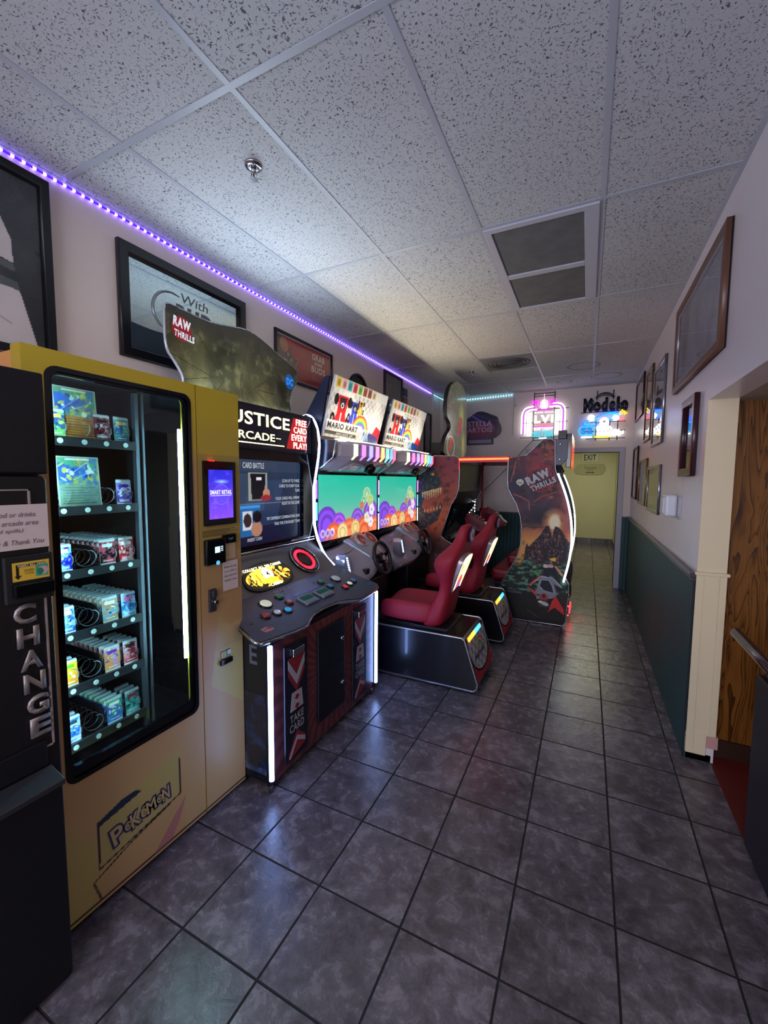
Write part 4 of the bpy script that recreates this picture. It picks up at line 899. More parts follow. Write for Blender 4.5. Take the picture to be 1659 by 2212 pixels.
text('lettering', 'MARIO KART', FK.at(.0, .075), mat('ink_charcoal', '#26262c', .4), kt, w=.47, h=.048, off=.04, n=.0018)
text('lettering', 'ARCADE GP', FK.at(.14, .028), mat('ink_white', '#dcdce0', .4), kt, w=.27, h=.019, off=.02, n=.0018)
text('lettering', 'DX', FK.at(.56, .02), mat('ink_sky', '#8ab8e8', .3, emit='#8ab8e8', es=.5), kt, w=.14, h=.10, off=.05, shear=.2, n=.002)
# dashboard: sculpted silver cowl
def dz(y, t):
    g = math.exp(-((y-3.30)/.20)**2); s_ = math.exp(-((y-3.0)/.33)**4)
    z0 = 1.02+.095*g; z1 = .885+.075*g
    e = max(0, 1-((y-3.19)/.52)**6)
    return (z0*(1-t)+z1*t)-(.10*(t**2.5))*(1-.4*g)-.05*(1-e)
rings = []
N_ = 28
for k in range(N_+1):
    y = KY+.02+(3.70-KY-.02)*k/N_; xf = -1.62-.10*abs((y-3.2)/.5)**3; R_ = []
    for t in np.linspace(0, 1, 11): R_.append((-1.90+(xf+1.90)*t, y, dz(y, t)))
    R_ += [(xf+.012, y, dz(y, 1)-.04), (xf-.02, y, dz(y, 1)-.09), (-1.80, y, .72), (-1.90, y, .72)]
    rings.append(R_)
MB().loft(rings).build('dashboard', SILV, kt)
MB().tube([(-1.62-.10*abs((y-3.2)/.5)**3+.014, y, dz(y, 1)-.045) for y in np.linspace(KY+.05, 3.66, 20)], .005, 6).build('dash_trim', CHROME, kt)
MB().tube([(-1.80, y, dz(y, .36)+.002) for y in np.linspace(KY+.05, 3.10, 10)], .004, 6).build('dash_trim', CHROME, kt)
GAUGE = mat('gauge_red', '#6e1420', .25, emit='#a02020', es=.25)
for yy in (3.235, 3.40):
    Fg = Fr((-1.80, yy, 1.045), (0, 1, 0), (-.75, 0, .66))
    g = MB().lathe(Fg, [(.075, -.05), (.075, .012), (.066, .014), (.062, .004)], 28).build('gauge', SILV, kt)
    MB().lathe(Fg, [(.061, 0), (.061, .006)], 24).build('gauge_face', GAUGE, g)
    st = []
    for k in range(10):
        r2 = .034 if k % 2 == 0 else .014; st.append((r2*math.sin(PI*k/5), r2*math.cos(PI*k/5)))
    MB().prism(Fg, st, .006, .0085).build('gauge_star', mat('star_gold', '#d0a048', .4), g)
MB().prism(Fr((-1.72, 3.05, 1.0), (0, 1, 0), (-.85, 0, .5)), [(-.07, .14), (.02, .15), (.0, -.12)], -.01, .008).build('dash_fin', mat('fin_pale', '#a8b8c8', .2, .4), kt, bevel=.004)
MB().box(-1.66, -1.62, 2.99, 3.05, .80, .845).build('start_button', mat('button_housing', '#2a2228', .3), kt, bevel=.004)
MB().prism(FX(-1.70, 2.735, .90), smooth([(0, -.09), (-.02, .10), (.06, .10), (.12, 0), (.10, -.09)], 2), -.05, .03).build('dash_lamp', mat('lamp_silver', '#b8c0d8', .15, .6), kt)
for k in range(7): MB().fbox(FX(-1.668, 2.735, .90), .02+.008*k, .027+.008*k, .07-.02*k, .082-.02*k, 0, .004).build('lamp_diode', glowm('lamp_ice', '#bcd4ff', 6), kt)
# steering wheel
Fw = Fr((-1.575, 3.20, .915), (0, 1, 0), (-.30, 0, .954))
sw = MB().tube([Fw(.138*math.cos(t), .138*math.sin(t), 0) for t in [2*PI*k/36 for k in range(36)]], .0165, 10, closed=True).build('steering_wheel', mat('wheel_rubber', '#121219', .45), kt)
q = MB().lathe(Fw, [(.045, -.05), (.05, .0), (.035, .014)], 20)
for an in (0.25, PI-.25, -PI/2): q.prism(Fw.at(0, 0, 0, an), [(.03, -.018), (.135, -.013), (.135, .013), (.03, .018)], -.008, .006)
q.build('wheel_hub', BLKG, sw)
MB().lathe(Fw, [(.024, .012), (.024, .018)], 20).build('wheel_emblem', SILV, sw)
MB().cyl(Fw(0, 0, -.01), Fw(0, 0, -.22), .035, 16).build('steering_column', BLACK, kt)
MB().box(-1.84, -1.66, 2.90, 3.48, .05, .72).build('knee_panel', BLACK, kt, bevel=.01)
for yy in (3.10, 3.28):
    MB().box(-1.66, -1.63, yy-.03, yy+.03, .14, .26).build('pedal', STEEL, kt, bevel=.004)
# seat pod
PY0, PY1 = 2.95, 3.49
pod = [(-1.72, .03), (-.70, .03), (-.672, .05), (-.668, .09), (-.772, .405), (-.79, .42), (-1.62, .42), (-1.72, .36)]
MB().prism(FY(0), pod, -PY1, -PY0).build('seat_pod', mat('pod_black_laminate', '#0b0b12', .28, coat=.3), kt)
for yy in (PY0, PY1):
    MB().tube([(x, yy, z) for x, z in pod]+[(pod[0][0], yy, pod[0][1])], .0075, 6).build('pod_trim', TMOLD, kt)
for x in (-.75, -1.1, -1.6):
    for yy in (PY0+.06, PY1-.06): MB().cyl((x, yy, 0), (x, yy, .035), .02, 12).build('pod_foot', STEEL, kt)
MB().box(-1.20, -.92, 3.0, 3.44, .42, .447).build('seat_plinth', BLACK, kt, bevel=.005)
MB().box(-1.60, -1.2, 3.04, 3.40, .42, .44).build('seat_rail', BLACK, kt)
# slanted rear plate
Fp = Fr((-.668, PY0, .09), (0, 1, 0), (-.105, 0, .317))
c = Cv(.50, .30, .005, '#b0aeb4'); ck = ((np.floor(c.U/.05)+np.floor(c.V/.05)) % 2); c.C[:] = hx('#c4c2c8'); c.mix(ck, '#85838e', .8)
c.mix((np.hypot(c.U-.25, (c.V-.19)/.62) > .225).astype(float)*(c.V < .19), '#d8d4d0'); c.mix((np.hypot(c.U-.25, (c.V-.19)/.62) > .234).astype(float)*(c.V < .19), '#101014'); c.mix((np.hypot(c.U-.25, (c.V-.19)/.62) > .262).astype(float)*(c.V < .19), '#b01828')
for k, cc in enumerate(('#e04040', '#f0d040', '#50b848', '#4068d0')): c.mix(((np.hypot(c.U-.30, c.V-.17) > .075-.012*k) & (np.hypot(c.U-.30, c.V-.17) < .087-.012*k) & (c.V > .17)).astype(float), cc)
MB().fbox(Fp, .0, .54, 0, .335, -.004, .003).build('rear_panel', BLKG, kt)
c.build('rear_graphic', Fp.at(.02, .0, .0035), PRINT, kt)
text('lettering', 'MARIO KART', Fp.at(.11, .135, .004), MATS['ink_charcoal'], kt, w=.30, h=.034, off=.04)
for k, cc in enumerate(('#ff9a30', '#f8c040', '#50d0d8', '#40a8e8')): MB().fbox(Fp, .07+.095*k, .165+.095*k, .295, .325, .002, .010).build('tail_light', mat('tail_%s' % cc[1:], cc, .2, emit=cc, es=2.6), kt)
# moulded seat: lofted shell
def ring(cx, cz, ang, w, t, bol, n=0):
    """cross-section: local d axis points forward (-x) tilted by ang"""
    dx, dzz = -math.cos(ang), math.sin(ang)
    prof = [(-.62, -.04), (0, -.06), (.62, -.04), (.96, .10), (1.0, .55), (.97, 1.0), (.80, 1.12), (.60, .85), (.42, .52), (0, .45), (-.42, .52), (-.60, .85), (-.80, 1.12), (-.97, 1.0), (-1.0, .55), (-.96, .10)]
    out = []
    for yf, d in prof:
        dd = d*t if d < .6 else (.5*t+(d-.5)*bol*2)
        out.append((cx+dx*dd, KC+.025+yf*w, cz+dzz*dd))
    return out
st_ = [(-.985, .435, -.30, .195, .11, .085), (-.965, .50, -.25, .225, .12, .10), (-.945, .60, -.22, .225, .11, .085), (-.925, .70, -.18, .186, .10, .045), (-.905, .80, -.15, .198, .10, .03), (-.885, .885, -.12, .255, .10, .075), (-.865, .97, -.10, .278, .10, .115), (-.845, 1.035, -.10, .262, .10, .105), (-.832, 1.09, -.08, .165, .095, .045), (-.822, 1.15, -.06, .125, .09, .03), (-.812, 1.21, -.04, .115, .085, .025), (-.808, 1.25, 0, .085, .065, .02)]
seat = MB().loft([ring(*s_) for s_ in st_]).build('backrest', REDP, kt, sub=1)
cr_ = []
for x, z, w, t, bz in ((-1.03, .455, .18, .10, .03), (-1.08, .45, .225, .13, .05), (-1.20, .45, .235, .115, .055), (-1.34, .45, .235, .125, .05), (-1.46, .455, .225, .135, .03), (-1.53, .46, .20, .10, .01)):
    cr_.append([(x, KC+.025+yf*w, z+(hh*t if hh <= 1 else t+bz)) for yf, hh in ((-.9, 0), (0, 0), (.9, 0), (1, .3), (1, .8), (.92, 2), (.72, 2), (.55, 1), (0, .92), (-.55, 1), (-.72, 2), (-.92, 2), (-1, .8), (-1, .3))])
MB().loft(cr_).build('seat_cushion', REDP, kt, sub=1)
# lit plate and emblem on the seat back
pl_ = smooth([(-.135, 1.015), (.135, 1.015), (.15, .93), (.13, .78), (.090, .62), (.035, .52), (-.035, .52), (-.090, .62), (-.13, .78), (-.15, .93)], 2)
Fb = Fr((-.838, KC+.025, 1.0), (0, 1, 0), (.165, 0, .46))
pl2 = [(u, (v-1.0)*1.06) for u, v in pl_]
shape('back_plate_rim', Fb, [[(u*1.09, v*1.03) for u, v in pl2]], .03, mat('plate_rim_silver', '#b0a8ac', .25, .5), kt, nofs=.018)
c = Cv(.34, .60, .006, '#fff4d8'); c.U -= .17; c.V -= .56; c.nz(8, 4, .5, .62, '#ffd080', .8); c.ell(0, -.24, .06, .08, '#c83048'); c.ell(.03, -.30, .05, .06, '#5060b8'); c.ell(0, -.05, .12, .06, '#e8a0a0', .6); c.ell(-.06, -.14, .04, .08, '#c89060', .7)
canvas_abs(c, 'back_plate_light', Fb, printed('plate_glow', .2, 0, 1.9), kt, pl2, .0195)
MB().tube([Fb(u, v, .019) for u, v in pl2]+[Fb(*pl2[0], .019)], .004, 6).build('back_plate_edge', CHROME, kt)
Fe = Fr((-.806, KC+.025, 1.165), (0, 1, 0), (.05, 0, .5))
MB().lathe(Fe, [(.066, .0), (.066, .010)], 32).build('emblem', mat('emblem_navy', '#2a3058', .4), kt)
MB().lathe(Fe, [(.046, .009), (.046, .0125)], 32).build('emblem_disc', mat('emblem_white', '#c8c8d0', .4), kt)
MB().prism(Fe, [(-.03, 0), (0, .03), (.03, 0), (.012, -.026), (-.012, -.026)], .012, .0145).build('emblem_mark', mat('emblem_red', '#a83040', .4), kt)
# second cabinet
for o_ in list(kt.children):
    if o_.name.startswith('side_light') or (o_.name.startswith('column_light') and o_.data.vertices[0].co.y+ORG[o_].y < 2.7): SIDEL.append(o_)
for o_ in SIDEL: o_.parent = None
k2 = dup(kt, (0, 1.068, 0), 'sit-down racing arcade cabinet with red seat, farther of the pair', 'twin sit-down racing cabinets')
for o_ in SIDEL: o_.parent = kt
# ================================================================== DINOSAUR SHOOTER CABINET
dc = thing('dinosaur_arcade_cabinet', 'two-seat sit-in arcade cabinet with volcano artwork side panels and red light bar', 'arcade machine', (-1.0, 5.45, 0))
JA, JB = 4.83, 6.07
PR = smooth([(-.80, 1.85), (-.62, 1.869)], 0, False)+[(-.45, 2.038), (-.36, 2.04), (-.328, 2.01), (-.317, 1.72), (-.30, 1.67), (-.262, 1.58), (-.222, 1.47), (-.185, 1.35), (-.152, 1.19), (-.138, 1.02), (-.138, .88), (-.156, .72), (-.185, .58), (-.202, .50), (-.165, .535), (-.135, .48), (-.133, .37), (-.15, .20), (-.152, .06), (-.18, .012), (-1.05, .012), (-1.05, .33), (-.86, .36), (-.815, .48), (-.74, .62), (-.677, .746), (-.645, .90), (-.640, 1.05), (-.664, 1.20), (-.705, 1.324), (-.76, 1.42), (-.802, 1.50), (-.812, 1.60), (-.81, 1.80)]
PL = [(-2.15, .012), (-1.30, .012), (-1.30, .80), (-1.42, .81), (-1.54, .872), (-1.585, .91), (-1.57, .96), (-1.46, 1.298), (-1.40, 1.40), (-1.372, 1.50), (-1.368, 1.70), (-1.376, 1.85), (-1.42, 1.88), (-1.675, 1.885), (-1.95, 1.80), (-2.15, 1.72)]
JBLK = mat('cabinet_black', '#0a0a10', .35)
for y in (JA+.018, JB):
    MB().prism(FY(0), PR, -y-.0, -y+.018).build('seat_side_panel', JBLK, dc)
    MB().prism(FY(0), PL, -y-.0, -y+.018).build('screen_side_panel', JBLK, dc)
def cabs(w0, w1, h0, h1, res, bg):
    c = Cv(w1-w0, h1-h0, res, bg); c.U += w0; c.V += h0; return c
# right panel artwork: smoke, volcano, jungle, vehicle
c = cabs(-1.06, -.12, 0, 2.05, .0052, '#3a3038'); z = c.V; x = c.U
c.nz(5, 11, .35, .65, '#7a3a40', .9, su=1.4, sv=.9); c.mix(np.clip((x+.55)/.3, 0, 1)*np.clip((z-1.2)/.3, 0, 1), '#9a4448', .55); c.nz(9, 12, .5, .7, '#2a2a34', .9)
c.nz(12, 14, .62, .75, '#c07850', .5)
c.mix(np.clip(1-np.hypot((x+.70)/.30, (z-1.52)/.20), 0, 1)**.5, '#30303c', .9); c.mix(np.clip(1-np.hypot((x+.52)/.25, (z-1.30)/.14), 0, 1)**.5, '#343442', .85)
c.mix(np.clip(1-np.hypot((x+.47)/.22, (z-1.18)/.14), 0, 1)**.7, '#1c222e', .9)
c.mix(np.clip((1.14-z)/.12, 0, 1)*(z > .70), '#a86a44', .9); c.mix(np.clip((1.02-z)/.1, 0, 1)*(z > .6), '#b88a4c', .9)
c.line([(-.62, 1.08), (-.50, 1.075), (-.40, 1.09)], .012, '#3a2838', .8)
c.mix(np.clip(1-np.hypot((x+.30)/.14, (z-1.15)/.16), 0, 1)**.8*1.6, '#c08858', .9)
c.mix(np.clip(1-np.hypot((x+.30)/.075, (z-1.14)/.11), 0, 1)*2.5, '#cfc4a4', .95)
c.mix(np.clip(1-np.hypot((x+.17)/.10, (z-1.2)/.3), 0, 1), '#a04a48', .7)
mt = [(-.62, .60), (-.60, .80), (-.585, .90), (-.56, .86), (-.50, .93), (-.44, 1.0), (-.39, 1.10), (-.355, 1.10), (-.335, 1.04), (-.322, .97), (-.312, 1.04), (-.295, 1.10), (-.26, 1.09), (-.22, 1.05), (-.18, .98), (-.12, .90), (-.12, .5), (-.62, .5)]
c.poly(mt, '#242028')
M = np.zeros_like(x); n0 = vnoise(x*1.6, z*.7, 26, 21, 3); c.mix(((n0 > .58) & (z < 1.08) & (z > .55) & (n0 < .63)).astype(float)*(c.C.sum(-1) < .6), '#6a4650', .9)
n1 = vnoise(x*1.2, z*.6, 60, 22, 2); c.mix(((n1 > .70) & (z < 1.05) & (z > .6)).astype(float)*(c.C.sum(-1) < .8), '#9a7468', .7)
c.mix(np.clip((.70-z+.03*np.sin(x*30))/.06, 0, 1), '#14201f', .95)
g = vnoise(x*.7, z*1.5, 34, 24, 3); c.mix(((g > .55) & (z < .72) & (z > .30)).astype(float), '#2f5446', .8); c.mix(((g > .64) & (z < .70) & (z > .35)).astype(float), '#5c8a70', .7)
c.splat(14, 8, ['#4a8a4a', '#6aa060', '#386a48'], .006, .016, (-.52, -.40, .52, .64), .9)
c.mix(np.clip((.36-z)/.06, 0, 1), '#14100f', .95); c.nz(18, 25, .6, .8, '#3a2018', .5)
# person in the artwork seen from behind, yellow hat
c.poly([(-.40, .54), (-.395, .64), (-.35, .66), (-.27, .65), (-.25, .56)], '#181c26'); c.ell(-.375, .655, .028, .020, '#b8b0a8'); c.ell(-.33, .66, .035, .020, '#a8908c')
c.line([(-.275, .66), (-.24, .615), (-.21, .575)], .022, '#b0785c'); c.ell(-.318, .705, .016, .02, '#7a5c50'); c.ell(-.285, .70, .032, .018, '#2a2620', .8, -.5); c.ell(-.305, .733, .034, .012, '#d0a848', 1, -.35); c.ell(-.29, .745, .02, .012, '#c89838')
# off-road car
c.line([(-.43, .535), (-.54, .43)], .016, '#a83838'); c.line([(-.43, .528), (-.53, .42)], .006, '#d0a0a0'); c.poly([(-.54, .38), (-.46, .37), (-.43, .33), (-.46, .30)], '#a03030'); c.line([(-.56, .40), (-.47, .34)], .01, '#b84040')
c.poly([(-.425, .535), (-.30, .53), (-.235, .47), (-.205, .44), (-.215, .43), (-.26, .455), (-.235, .375), (-.26, .33), (-.30, .30), (-.46, .28), (-.47, .36)], '#6e727c')
c.poly([(-.415, .50), (-.335, .498), (-.30, .44), (-.28, .36), (-.39, .38), (-.435, .43)], '#1a1c28'); c.line([(-.415, .50), (-.335, .498), (-.30, .44), (-.28, .36), (-.39, .38), (-.435, .43), (-.415, .50)], .006, '#9aa0ac')
c.line([(-.43, .535), (-.30, .53), (-.205, .435)], .007, '#a8aeb8'); c.poly([(-.29, .475), (-.25, .44), (-.235, .40), (-.25, .36)], '#2a2028')
c.ell(-.385, .305, .045, .045, '#8a3028', .9); c.ell(-.385, .32, .014, .02, '#20100e'); c.rect(-.46, -.43, .315, .335, '#2a2c36')
c.poly([(-.46, .28), (-.34, .27), (-.32, .20), (-.43, .19)], '#2c2c30'); c.ell(-.375, .235, .045, .02, '#b0aca4', .9, -.3); c.ell(-.42, .25, .02, .012, '#c8c4b8', .9)
c.poly([(-.262, .335), (-.30, .27), (-.325, .17), (-.345, .14), (-.27, .205), (-.17, .135), (-.175, .19)], '#b02a28'); c.poly([(-.25, .34), (-.155, .16), (-.155, .36), (-.17, .40)], '#2a2420')
for k in range(6): c.line([(-.62+.03*k, .30-.008*k), (-.60+.03*k, .20-.008*k)], .010, '#221a18')
c.line([(-.55, .14), (-.44, .075)], .005, '#5a4c48'); c.mix((z < .06).astype(float), '#0a0808')
c.line([(-.74, 1.44), (-.66, 1.41), (-.60, 1.375), (-.575, 1.365)], .016, '#8a4444'); c.line([(-.52, 1.36), (-.44, 1.42), (-.30, 1.47)], .010, '#8a4444'); c.line([(-.575, 1.35), (-.565, 1.27)], .012, '#7a5a5a'); c.line([(-.56, 1.31), (-.51, 1.33)], .008, '#5a3a40')
c.line([(-.745, 1.66), (-.73, 1.80)], .010, '#8a6048'); c.line([(-.775, 1.58), (-.745, 1.72)], .012, '#8a4040')
for r0 in (.105, .135): c.ring(-.46, 1.62, r0, r0+.016, '#9a3038', .75)
c.mix((np.hypot((x+.675)/.04, (z-1.575)/.033) < 1).astype(float), '#b0aca0'); c.poly([(-.70, 1.56), (-.65, 1.56), (-.675, 1.525)], '#b0aca0'); c.ell(-.685, 1.568, .008, .008, '#40383a'); c.ell(-.665, 1.568, .008, .008, '#40383a')
c.C = np.clip(c.C*1.22, 0, 1); canvas_abs(c, 'side_artwork', FY(JA-.001), PRINTM, dc, PR, 0)
LG = mat('logo_light_grey', '#c0bec6', .6)
text('lettering', 'RAW', FY(JA, -.588, 1.535).at(0, 0, .0015, .46), LG, dc, w=.26, h=.095, off=.06)
text('lettering', 'THRILLS', FY(JA, -.545, 1.468).at(0, 0, .0015, .44), LG, dc, w=.275, h=.062, off=.04)
# left panel artwork: open-jawed dinosaur against red smoke
c = cabs(-2.16, -1.29, 0, 1.9, .0055, '#7a3430'); z = c.V; x = c.U
c.C[:] = hx('#8a4038'); c.mix(np.clip((z-1.5)/.35, 0, 1), '#5e2a3c', .9); c.mix(np.clip(1-np.abs(z-1.15)/.4, 0, 1), '#a8552c', .8); c.nz(6, 31, .4, .8, '#6a2c2c', .5); c.mix(np.clip((1.0-z)/.25, 0, 1), '#3a2624', .9); c.nz(20, 33, .55, .75, '#1e1614', .5)
c.poly([(-2.1, 1.9), (-1.80, 1.80), (-1.66, 1.72), (-1.60, 1.58), (-1.62, 1.48), (-1.72, 1.47), (-1.80, 1.40), (-1.84, 1.26), (-1.76, 1.18), (-1.64, 1.22), (-1.60, 1.33), (-1.57, 1.28), (-1.63, 1.10), (-1.78, 1.0), (-2.1, .9)], '#2a2a30')
n0 = vnoise(x, z, 40, 35, 3); c.mix(((n0 > .56) & (c.C.sum(-1) < .6) & (z > 1.0)).astype(float), '#4a4c50', .7)
for k in range(9): t = k/8; xx = -1.83+.23*t; zz = 1.43+.06*t; c.poly([(xx-.012, zz+.01), (xx+.014, zz+.012), (xx+.004, zz-.075-.03*math.sin(t*3))], '#c8a878')
for k in range(6): t = k/5; xx = -1.80+.20*t; zz = 1.19+.06*t; c.poly([(xx-.010, zz), (xx+.010, zz), (xx, zz+.05)], '#b89868')
c.ell(-1.70, 1.66, .022, .016, '#d08030')
c.C = np.clip(c.C*1.22, 0, 1); canvas_abs(c, 'side_artwork', FY(JA-.001), PRINTM, dc, PL, 0)
text('lettering', 'PARK', FY(JA-.0015, -1.66, .62), mat('grey_sign_ink', '#6a6a72', .5), dc, w=.16, h=.07, off=.03)
for P_ in (PR, PL):
    for y in (JA, JB):
        MB().tube([(x_, y-(.0 if y == JA else .018)+.0, z_) for x_, z_ in P_]+[(P_[0][0], y-(.0 if y == JA else .018), P_[0][1])], .0065, 6).build('panel_trim', TMOLD, dc)
# led edges of the two seat panels
run = smooth([PR[i] for i in range(6, 16)], 2, False)
for y in (JA-.006, JB-.012):
    MB().tube([(x_+.012, y, z_) for x_, z_ in run], .0095, 10).build('light_strip', glowm('strip_ice_white', '#f0fbff', 9), dc)
# seat housing between the panels, screen box, roof and red light bars
q = MB().prism(FY(0), [(-.36, .03), (-.20, .05), (-.22, .50), (-.20, .72), (-.185, 1.0), (-.24, 1.35), (-.36, 1.70), (-.44, 1.70), (-.46, 1.2), (-.44, .6), (-.44, .05)], -JB+.02, -JA-.02)
q.build('seat_back_housing', JBLK, dc)
MB().tube([(-.155, JA+.03, .50), (-.118, JA+.03, .46), (-.116, JA+.03, .36), (-.15, JA+.03, .30)], .008, 6).build('rear_bumper', BLKM, dc)
for z_ in (.36, .23, .13): MB().cyl((-.14, JA+.03, z_), (-.128, JA+.03, z_), .008, 10).build('marker_lamp', glowm('marker_red', '#ff4030', 5), dc)
MB().box(-.132, -.118, JA+.20, JA+.5, .10, .16).build('floor_light', glowm('floor_light_red', '#ff2030', 6), dc)
scr = MB().prism(FY(0), [(-2.12, .02), (-1.40, .02), (-1.40, .80), (-1.58, .90), (-1.48, 1.28), (-1.40, 1.45), (-1.385, 1.80), (-1.45, 1.86), (-2.12, 1.72)], -JB+.02, -JA-.02)
scr.build('screen_housing', mat('housing_near_black', '#05050b', .3), dc)
MB().box(-1.66, -1.35, JA+.02, JB-.02, .83, .86).build('console_shelf', BLKG, dc, bevel=.004)
MB().fbox(Fr((-1.57, JA+.02, .92), (0, 1, 0), (.27, 0, .84)), .08, 1.12, .03, .38, 0, .004).build('screen', mat('screen_off', '#0a1020', .08), dc)
MB().box(-1.62, -1.50, JA+.05, JA+.12, .87, .90).build('card_reader', BLKM, dc)
MB().box(-2.1, -.10+-.70, JA+.0, JA+.03, 1.80, 1.865).build('roof_beam', mat('beam_red', '#6a1018', .35), dc)
MB().box(-1.375, -.80, JB-.03, JB, 1.80, 1.865).build('roof_beam', MATS['beam_red'], dc)
MB().box(-1.375, -.62, JA+.03, JB-.03, 1.852, 1.866).build('canopy_roof', mat('canopy_smoke', '#301018', .3), dc)
for y in (JA-.008,): MB().tube([(-1.372, y, 1.835), (-.805, y, 1.838)], .010, 8).build('light_strip', glowm('strip_red', '#ff3418', 14), dc)
MB().tube([(-1.372, JA-.008, 1.835), (-1.372, JA-.004, 1.72)], .004, 6).build('light_strip', glowm('strip_red_dim', '#e02838', 3), dc)
MB().cyl((-1.36, 6.0, .85), (-1.36, 6.0, 1.85), .016, 12).build('grab_pole', mat('pole_red', '#7c1020', .3), dc)
for k in range(9): MB().box(-1.472, -1.464, 6.024, 6.034, 1.04+.045*k, 1.06+.045*k).build('edge_diode', glowm('edge_diode', '#ffffff', 6), dc)
MB().box(-1.40, -.20, JA+.02, JB-.02, .03, .20).build('floor_platform', BLACK, dc)
MB().box(-1.05, -.62, JA-.02, JA+.02, .32, .345).build('step_plate', mat('tread_plate', '#54545e', .35, .7, bump=(120, .5)), dc)
MB().box(-1.12, -.86, JA+.02, JA+.5, .20, .34).build('step_block', MATS['tread_plate'], dc)
BR = mat('bench_red_vinyl', '#7c0f22', .32)
cu = MB().box(-.98, -.50, JA+.05, JB-.05, .42, .57).build('bench_cushion', BR, dc, bevel=.05, seg=4)
MB().box(-.62, -.46, JA+.05, JB-.05, .56, 1.20).build('bench_back', BR, dc, bevel=.05, seg=4)
MB().box(-.84, -.60, JA+.30, JB-.30, .57, .70).build('bench_armrest', BR, dc, bevel=.04, seg=4)
MB().box(-.93, -.50, JA+.05, JB-.05, .20, .42).build('bench_base', BLACK, dc)
# two mounted guns
GR = mat('gun_red', '#7a1026', .28, coat=.4)
def gun(x0, y0, z0, nm):
    Fg = Fr((x0, y0, z0), (.88, -.10, -.46), (.46, 0, .88))
    g = MB()
    K = .82
    P = lambda L: [(a*K, b0*K) for a, b0 in L]
    g.prism(Fg, P([(-.26, .01), (-.27, .085), (-.20, .125), (.04, .125), (.12, .09), (.20, .08), (.20, .0), (.12, -.06), (.06, -.045), (-.02, -.065), (-.20, -.06)]), -.062, .062)
    g.build('gun_body', GR, dc, bevel=.010)
    for k in range(4): MB().fbox(Fg, K*(-.20+.055*k), K*(-.165+.055*k), K*.115, K*.15, -.045, .045).build('gun_rail', GR, dc, bevel=.003)
    MB().fbox(Fg, -.30*K, -.25*K, .02*K, .075*K, -.035, .035).build('gun_muzzle', BLKG, dc, bevel=.004)
    MB().fbox(Fg, -.17*K, .02*K, .0, .06*K, -.066, .066).build('gun_inset', mat('gun_dark_red', '#4c0c1c', .3), dc, bevel=.004)
    MB().prism(Fg, P([(.08, -.02), (.14, -.03), (.18, -.16), (.12, -.17)]), -.025, .025).build('gun_grip', BLKG, dc, bevel=.005)
    MB().cyl(Fg(-.02, -.03), (x0-.05, y0+.02, .84), .03, 14).build('gun_mount', BLKM, dc)
gun(-1.23, 5.32, .985, 'a'); gun(-1.14, 5.80, 1.045, 'b')
MB().box(-1.28, -1.20, 5.36, 5.42, .72, .745).build('start_lamp', glowm('start_lamp_orange', '#ff7a30', 6), dc)
# bracket and orange side light on the back of the seat housing
MB().prism(FY(0), [(-.318, 1.76), (-.318, 2.035), (-.20, 2.035), (-.20, 1.83), (-.255, 1.76)], -JA-.02, -JA+.012).build('bracket_plate', mat('bracket_grey', '#4a4854', .4, .3), dc, bevel=.003)
for z_ in (1.98, 1.82): MB().lathe(FY(JA-.012, -.275, z_), [(.013, 0), (.012, .005), (.006, .009)], 16).build('rivet', STEEL, dc)
MB().box(-.300, -.215, JA-.005, JA+.10, 2.035, 2.125).build('bracket_head', BLKG, dc, bevel=.006)
MB().box(-.215, -.165, JA+.0, JB-.2, 1.735, 2.09).build('rear_sign_box', BLKG, dc, bevel=.006)
MB().tube([(-.26, JA, 1.74), (-.235, JA, 1.69), (-.27, JA, 1.66)], .012, 8).build('rear_cable', BLKM, dc)
c = Cv(.9, .37, .008, '#ff5a20'); c.rect(0, .9, .27, .37, '#ffe0b0'); c.ell(.3, .16, .16, .09, '#e02818'); c.rect(0, .9, .262, .272, '#40201c'); c.rect(0, .9, 0, .03, '#c04818')
c.build('rear_sign', Fr((-.164, JA+.01, 1.725), (0, 1, 0), (0, 0, 1)), printed('rear_sign_glow', .1, .5, 1.2), dc)
# topper board of the cabinet: glossy printed sheet on a black back
tp = [(4.86, 1.88), (4.87, 2.02), (4.96, 2.14), (5.13, 2.23), (5.12, 2.32), (4.98, 2.36), (4.95, 2.5), (5.0, 2.66), (5.12, 2.79), (5.32, 2.87), (5.55, 2.885), (5.74, 2.84), (5.86, 2.72), (5.90, 2.5), (5.91, 2.2), (5.90, 1.88)]
tps = smooth(tp, 2)
shape('topper_board', FX(-1.58), [tps], .05, BLKM, dc)
c = cabs(4.84, 5.94, 1.86, 2.90, .008, '#4a4a44'); c.nz(3, 41, .35, .7, '#6a6a50', .8, su=1, sv=.6); c.mix(np.clip(1-np.hypot((c.U-5.62)/.16, (c.V-2.45)/.22), 0, 1)*1.5, '#9a9a50', .9); c.mix(np.clip(1-np.hypot((c.U-5.72)/.12, (c.V-2.08)/.24), 0, 1)*1.5, '#a89a48', .9); c.poly([(5.40, 2.20), (5.55, 2.45), (5.66, 2.42), (5.58, 2.2)], '#a83038'); c.ell(5.15, 2.05, .14, .06, '#b03830', .9, .8); c.ring(5.15, 2.02, .15, .17, '#c8b878', 1, .8); c.nz(30, 43, .55, .75, '#88886a', .5)
canvas_abs(c, 'topper_graphic', FX(-1.5792), printed('topper_mirror_print', .12, .35, .55), dc, tps, 0)
MB().box(-1.75, -1.63, 4.90, 5.9, 1.75, 2.05).build('topper_mount', BLKM, dc)

